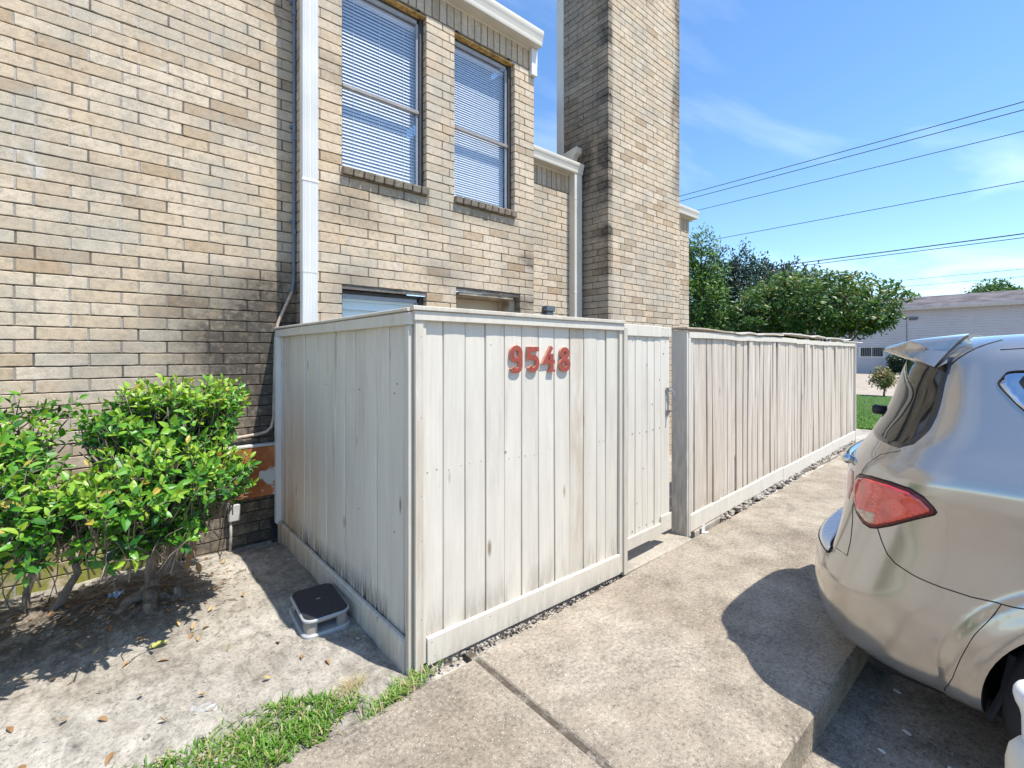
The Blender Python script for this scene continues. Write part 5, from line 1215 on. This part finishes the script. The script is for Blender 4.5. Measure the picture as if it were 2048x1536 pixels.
def seam(mb, pts, r=.0022, k=10, m=0, off=-.0003, mirror=False):
    P = []; sg = -1 if mirror else 1
    for i in range(len(pts) - 1):
        for q in range(k): t = q / k; P.append((pts[i][0] + (pts[i + 1][0] - pts[i][0]) * t, pts[i][1] + (pts[i + 1][1] - pts[i][1]) * t))
    P.append(pts[-1]); mb.tube([SV(s * sg, Z) + SN(s * sg, Z) * off for s, Z in P], r, 6, m)
def round_poly(poly, k=4, r=.25):
    o = []; n = len(poly)
    for i in range(n):
        p, c, q = (Vector(poly[i - 1]), Vector(poly[i]), Vector(poly[(i + 1) % n])); a = c.lerp(p, r); e = c.lerp(q, r)
        for j in range(k + 1): t = j / k; o.append(tuple(a * (1 - t) ** 2 + c * 2 * t * (1 - t) + e * t * t))
    return o
RG = [(0, 1.262), (.54, 1.245), (.68, 1.242), (.742, 1.268), (.775, 1.33), (.80, 1.60), (.79, 1.63), (0, 1.63)]
b = MB(); patch(b, RG, .002, rim=.004); patch(b, [(max(.0, p[0]), p[1]) for p in RG], .002, rim=.004, mirror=True); tag(b.build('rear_glass', CGLASS, car, smooth=True), 'dark wraparound rear glass')
# tail lamps
LP = [(.499, 1.03), (.512, 1.075), (.54, 1.094), (.64, 1.109), (.757, 1.113), (.847, 1.106), (.897, 1.086), (.93, 1.052), (.941, 1.034), (.936, 1.022), (.867, .975), (.805, .932), (.75, .902), (.715, .892), (.672, .897), (.60, .925), (.54, .968)]
LI = [(.52, 1.03), (.53, 1.066), (.56, 1.082), (.64, 1.094), (.757, 1.099), (.845, 1.091), (.89, 1.074), (.918, 1.046), (.922, 1.032), (.86, .986), (.80, .945), (.75, .917), (.72, .909), (.68, .914), (.62, .937), (.56, .976)]
PK = [(.38, 1.085), (.49, 1.085), (.487, 1.03), (.525, .968), (.53, .955), (.45, .955), (.39, .985)]
RV = [(.60, .946), (.725, .962), (.735, .920), (.715, .911), (.68, .916), (.62, .939)]
for mir in (False, True):
    b = MB(); patch(b, LP, .006, rim=.012, mirror=mir, cell=.012); L_ = b.build('tail_lamp', [simple('lamp_surround', (.10, .012, .012), .15, 0, .2, 9)], car, smooth=True)
    b = MB(); patch(b, LI, .013, rim=.008, mirror=mir, cell=.012); b.build('lens', LENS, L_, smooth=True)
    b = MB(); patch(b, RV, .0145, rim=.004, mirror=mir, cell=.012); tag(b.build('reverse_lens', LENSR, L_, smooth=True), 'cream coloured lens in the lower corner')
    b = MB(); patch(b, PK, .004, rim=.006, mirror=mir, cell=.015); b.build('inner_lens', LENSP, L_, smooth=True)
    b = MB(); seam(b, LP + [LP[0]], .0032, 2, 0, .0005, mir); b.build('gasket', GAP, L_, smooth=True)
# window line: chrome surround and dark glass
for mir in (False, True):
    QO = round_poly([(1.07, 1.53), (1.16, 1.578), (1.9, 1.588), (1.9, 1.185), (1.62, 1.19), (1.20, 1.44)], 4, .18)
    b = MB(); patch(b, QO, .0045, rim=.008, mirror=mir, cell=.03); tr = b.build('window_surround', CHROME, car, smooth=True); tag(tr, 'bright chrome surround of the kinked rear side window')
    QI = round_poly([(1.225, 1.535), (1.28, 1.562), (1.87, 1.568), (1.87, 1.215), (1.68, 1.22), (1.28, 1.48)], 4, .16)
    b = MB(); patch(b, QI, .0075, rim=.005, mirror=mir, cell=.03); b.build('side_glass', CGLASS, tr, smooth=True)
    b = MB(); seam(b, QO + [QO[0]], .003, 2, 0, .001, mir); b.build('gasket', GAP, tr, smooth=True)
    for (s0, s1, s2, s3) in ((1.93, 2.72, 2.72, 1.93), (2.78, 3.72, 3.30, 2.78)):
        b = MB(); patch(b, [(s0, 1.20), (s1, 1.20), (s2, 1.58), (s3, 1.58)], .003, rim=.005, mirror=mir, cell=.05); b.build('side_glass', CGLASS, car, smooth=True)
    b = MB()
    for pl in ([(1.90, 1.6), (1.90, 1.19), (1.93, .80), (1.96, .45), (2.9, .42)], [(2.75, 1.6), (2.75, .42)], [(3.72, 1.2), (3.66, .42)], [(1.0, 1.66), (1.6, 1.672), (2.6, 1.672), (3.2, 1.60)]): seam(b, pl, .0025, 10, 0, -.0004, mir)
    SB = [(.752, .902), (.798, .852), (.835, .815), (.874, .79), (.95, .763), (1.005, .75), (1.091, .745), (1.164, .752), (1.23, .765)]
    FL = [(1.165, .752), (1.150, .68), (1.128, .605), (1.102, .515), (1.080, .425), (1.062, .38), (1.035, .345)]
    seam(b, SB, .0024, 6, 0, -.0002, mir); seam(b, FL, .0016, 6, 0, -.0002, mir); seam(b, [(.55, 1.10), (.562, 1.145), (.60, 1.20), (.70, 1.235)], .0016, 6, 0, -.0004, mir); seam(b, [(.545, .95), (.60, .875), (.64, .80), (.66, .735), (.0, .72)], .0022, 8, 0, -.0004, mir)
    seam(b, [(.80, 1.60), (.86, 1.67), (.90, 1.70)], .003, 8, 0, 0, mir)
    b.build('panel_gap', GAP, car, smooth=True)
    for s0 in (2.55, 3.5):
        b = MB(); b.tube([SV((-1 if mir else 1) * (s0 - t * .2), 1.02) + SN((-1 if mir else 1) * (s0 - t * .2), 1.02) * (.035 if .1 < t < .9 else .0) for t in (0, .12, .3, .6, .88, 1)], .011, 8); b.build('door_handle', CHROME, car, smooth=True)
    sx = 1 if mir else -1; b = MB(); T = Matrix.Translation((CX_ + sx * 1.02, -2.35, ZG + 1.17)); b.box(-.11, .11, -.07, .06, -.08, .08, .035, 0, None, T); b.build('door_mirror', CARP, car)
b = MB(); W_ = [(SF + .42, 1.13), (SF + 1, 1.11), (SF + 1, 1.62), (SF + .50, 1.62)]; patch(b, W_, .003, rim=.005, cell=.05); patch(b, W_, .003, rim=.005, cell=.05, mirror=True); b.build('windscreen', CGLASS, car, smooth=True)
for mir in (False, True):
    b = MB(); patch(b, round_poly([(SF + .12, .84), (SF + .62, .78), (SF + .66, .70), (SF + .25, .74)]), .006, rim=.01, mirror=mir, cell=.03); b.build('headlamp', simple('clear_lamp', (.55, .56, .58), .06, .3), car, smooth=True)
b = MB(); G_ = [(SF + .74, .84), (SF + 1, .86), (SF + 1, .60), (SF + .80, .58)]; patch(b, G_, .005, rim=.008, cell=.04); patch(b, G_, .005, rim=.008, cell=.04, mirror=True); b.build('grille', GAP, car, smooth=True)
# spoiler
b = MB(); rings = []
for i in range(33):
    q = math.sin(math.pi * (i / 32 - .5)); c2 = q * q; rd_ = c2 ** 4
    A = (CX_ + q * .62, .26 - .02 * c2, ZG + 1.742 - .022 * c2 * c2); A2 = (CX_ + q * .615, .43, ZG + 1.728 - .026 * c2); B = (CX_ + q * .575, .590 - .035 * c2 - .115 * rd_, ZG + 1.683 - .012 * c2); B2 = (CX_ + q * .578, .594 - .035 * c2 - .115 * rd_, ZG + 1.664 - .012 * c2)
    Cc = (CX_ + q * .655, .52 - .06 * c2 - .06 * rd_, ZG + 1.632 - .010 * c2); D = (CX_ + q * .735, .43 - .105 * c2, ZG + 1.605 - .020 * c2); E_ = (CX_ + q * .60, .22, ZG + 1.66)
    rings.append([A, A2, B, B2, Cc, D, E_])
loft(b, rings, 0, False)
for r_, sg_ in ((rings[0], -1), (rings[-1], 1)):      # gently domed ends
    c_ = Vector((0, 0, 0))
    for p in r_: c_ += Vector(p) / len(r_)
    mid_ = [tuple(Vector(p).lerp(c_, .35) + Vector((sg_ * .012, .0, .004))) for p in r_]; tip_ = tuple(c_ + Vector((sg_ * .015, 0, .004))); n_ = len(r_)
    b.add(list(r_) + mid_ + [tip_], [(i, (i + 1) % n_, n_ + (i + 1) % n_, n_ + i) for i in range(n_)] + [(n_ + i, n_ + (i + 1) % n_, 2 * n_) for i in range(n_)])
sp = b.build('spoiler', CARP, car, smooth=True)
bm_ = bmesh.new(); bm_.from_mesh(sp.data); bmesh.ops.remove_doubles(bm_, verts=bm_.verts, dist=1e-5); bmesh.ops.recalc_face_normals(bm_, faces=bm_.faces); bm_.to_mesh(sp.data); bm_.free(); sp.data.set_sharp_from_angle(angle=R(58))
for r_ in (rings[0], rings[-1]): b = MB(); b.tube([r_[0], r_[1], r_[4], r_[5]][0:1] + [((r_[0][0] * (1 - t) + r_[5][0] * t), r_[0][1] * (1 - t) + r_[5][1] * t + .004, r_[0][2] * (1 - t) + r_[5][2] * t + .006 * math.sin(t * 3.14)) for t in (.25, .5, .75, 1)], .0045, 6); b.build('spoiler_gap', GAP, sp, smooth=True)
for sx in (-1, 1):
    b = MB(); b.tube([(CX_ + sx * .60, .03, ZG + 1.715), (CX_ + sx * .60, -.03, ZG + 1.765), (CX_ + sx * .61, -.3, ZG + 1.79), (CX_ + sx * .61, -1.3, ZG + 1.79), (CX_ + sx * .58, -1.6, ZG + 1.72)], [.012, .018, .02, .02, .012], 8); b.build('roof_rail', ALU, car, smooth=True)
# rear step pad, chrome strip, wiper, plate
b = MB()
for mir in (False, True): patch(b, [(0, .690), (.50, .688), (.515, .700), (.50, .711), (0, .711)], .004, rim=.004, cell=.02, mirror=mir)
for i in range(-26, 27):
    s = i * .019; b.tube([SV(s, .6905) + SN(s, .6905) * .005, SV(s, .700) + SN(s, .700) * .006, SV(s, .7105) + SN(s, .7105) * .005], .0032, 5, 1)
pd = b.build('step_pad', [PADM, simple('pad_rib', (.86, .87, .89), .28, 1.0, .03)], car, smooth=False); b = MB()
seam(b, [(-.51, .686), (.51, .686), (.525, .700), (.51, .7125), (-.51, .7125)], .004, 24, 0, .003); b.build('pad_edge', GAP, pd, smooth=True)
b = MB(); P = [(s, 1.115) for s in [-.36 + .04 * i for i in range(19)]]; b.tube([SV(s, Z) + SN(s, Z) * .018 for s, Z in P], .024, 10, flat=.8); b.build('chrome_strip', CHROME, car, smooth=True)
b = MB(); b.tube([(CX_ - .12, .60, ZG + 1.33), (CX_ - .12, .66, ZG + 1.335), (CX_ - .12, .668, ZG + 1.335)], [.024, .027, .02], 14); b.tube([(CX_ - .12, .655, ZG + 1.335), (CX_ + .05, .648, ZG + 1.335), (CX_ + .40, .60, ZG + 1.30)], [.012, .009, .005], 8); b.build('wiper', BLACK, car, smooth=True)
b = MB(); b.box(CX_ - .17, CX_ + .17, .755, .772, ZG + .87, ZG + 1.03, .006); b.build('licence_plate', WHITE, car)
b = MB(); b.box(CX_ - .78, CX_ + .78, -3.9, .55, ZG + .24, ZG + .299, .02); b.box(CX_ - .56, CX_ + .56, -3.5, .1, ZG + .30, ZG + .55); b.build('underbody', LINER, car)
b = MB(); b.tube([(CX_ - .905, .16, ZG + .30), (CX_ - .90, .12, ZG + .42), (CX_ - .88, .10, ZG + .55)], .012, 6); b.build('liner_edge', LINER, car)
# wheels
def wheel(x, y, sx):
    def lathe(prof, m_, par, nm, n=56):
        b = MB(); b_ = [[(x + sx * d, y + r_ * math.cos(2 * math.pi * i / n), ZG + ZW + r_ * math.sin(2 * math.pi * i / n)) for i in range(n)] for d, r_ in prof]
        loft(b, b_, 0, False); return b.build(nm, m_, par, smooth=True)
    ty = lathe([(-.11, .25), (-.115, .31), (-.10, .355), (-.06, RW - .002), (0, RW), (.06, RW - .002), (.10, .355), (.117, .31), (.112, .255)], RUBBER, car, 'wheel')
    lathe([(.112, .257), (.117, .25), (.09, .235), (-.08, .225), (-.09, .0)], ALLOY, ty, 'rim'); b = MB()
    for k in range(5):
        a = 2 * math.pi * k / 5 + .3
        for da in (-.11, .11):
            p = lambda r_, d_, q=0: (x + sx * d_, y + r_ * math.cos(a + da * q), ZG + ZW + r_ * math.sin(a + da * q))
            b.tube([p(.03, .07), p(.10, .085, .8), p(.24, .10, 1.0)], [.03, .022, .018], 8)
    b.tube([(x + sx * .05, y, ZG + ZW), (x + sx * .098, y, ZG + ZW)], [.05, .045], 16); b.build('spokes', ALLOY, ty, smooth=True)
for yc in (YW, YW - WB):
    for sx in (-1, 1): wheel(CX_ + sx * .815, yc, sx)

# white moulded piece standing on the parking surface at the frame's edge
wp = thing('white_post', (1.752, .026, ZG), 'rounded white plastic post end beside the car wheel, at the right edge', 'post')
def lathe_z(mb, x, y, prof, n=28, sq=1.0):
    loft(mb, [[(x + r_ * math.cos(2 * math.pi * i / n), y + r_ * math.sin(2 * math.pi * i / n), z) for i in range(n)] for r_, z in prof])
PX_, PY_ = 1.752, .012
b = MB(); lathe_z(b, PX_, PY_, [(.043, ZG), (.043, .50), (.044, .585), (.048, .605), (.055, .620), (.059, .636), (.058, .650), (.052, .661), (.04, .668), (.018, .672)]); b.build('post', simple('white_plastic', (.72, .73, .75), .4, 0, .05, 8), wp, smooth=True)
b = MB(); lathe_z(b, PX_ - .012, PY_ + .022, [(.046, ZG), (.050, .36), (.050, .47), (.044, .505), (.028, .53)]); b.build('collar', simple('cream_plastic', (.66, .62, .53), .45, 0, .08, 10), wp, smooth=True)
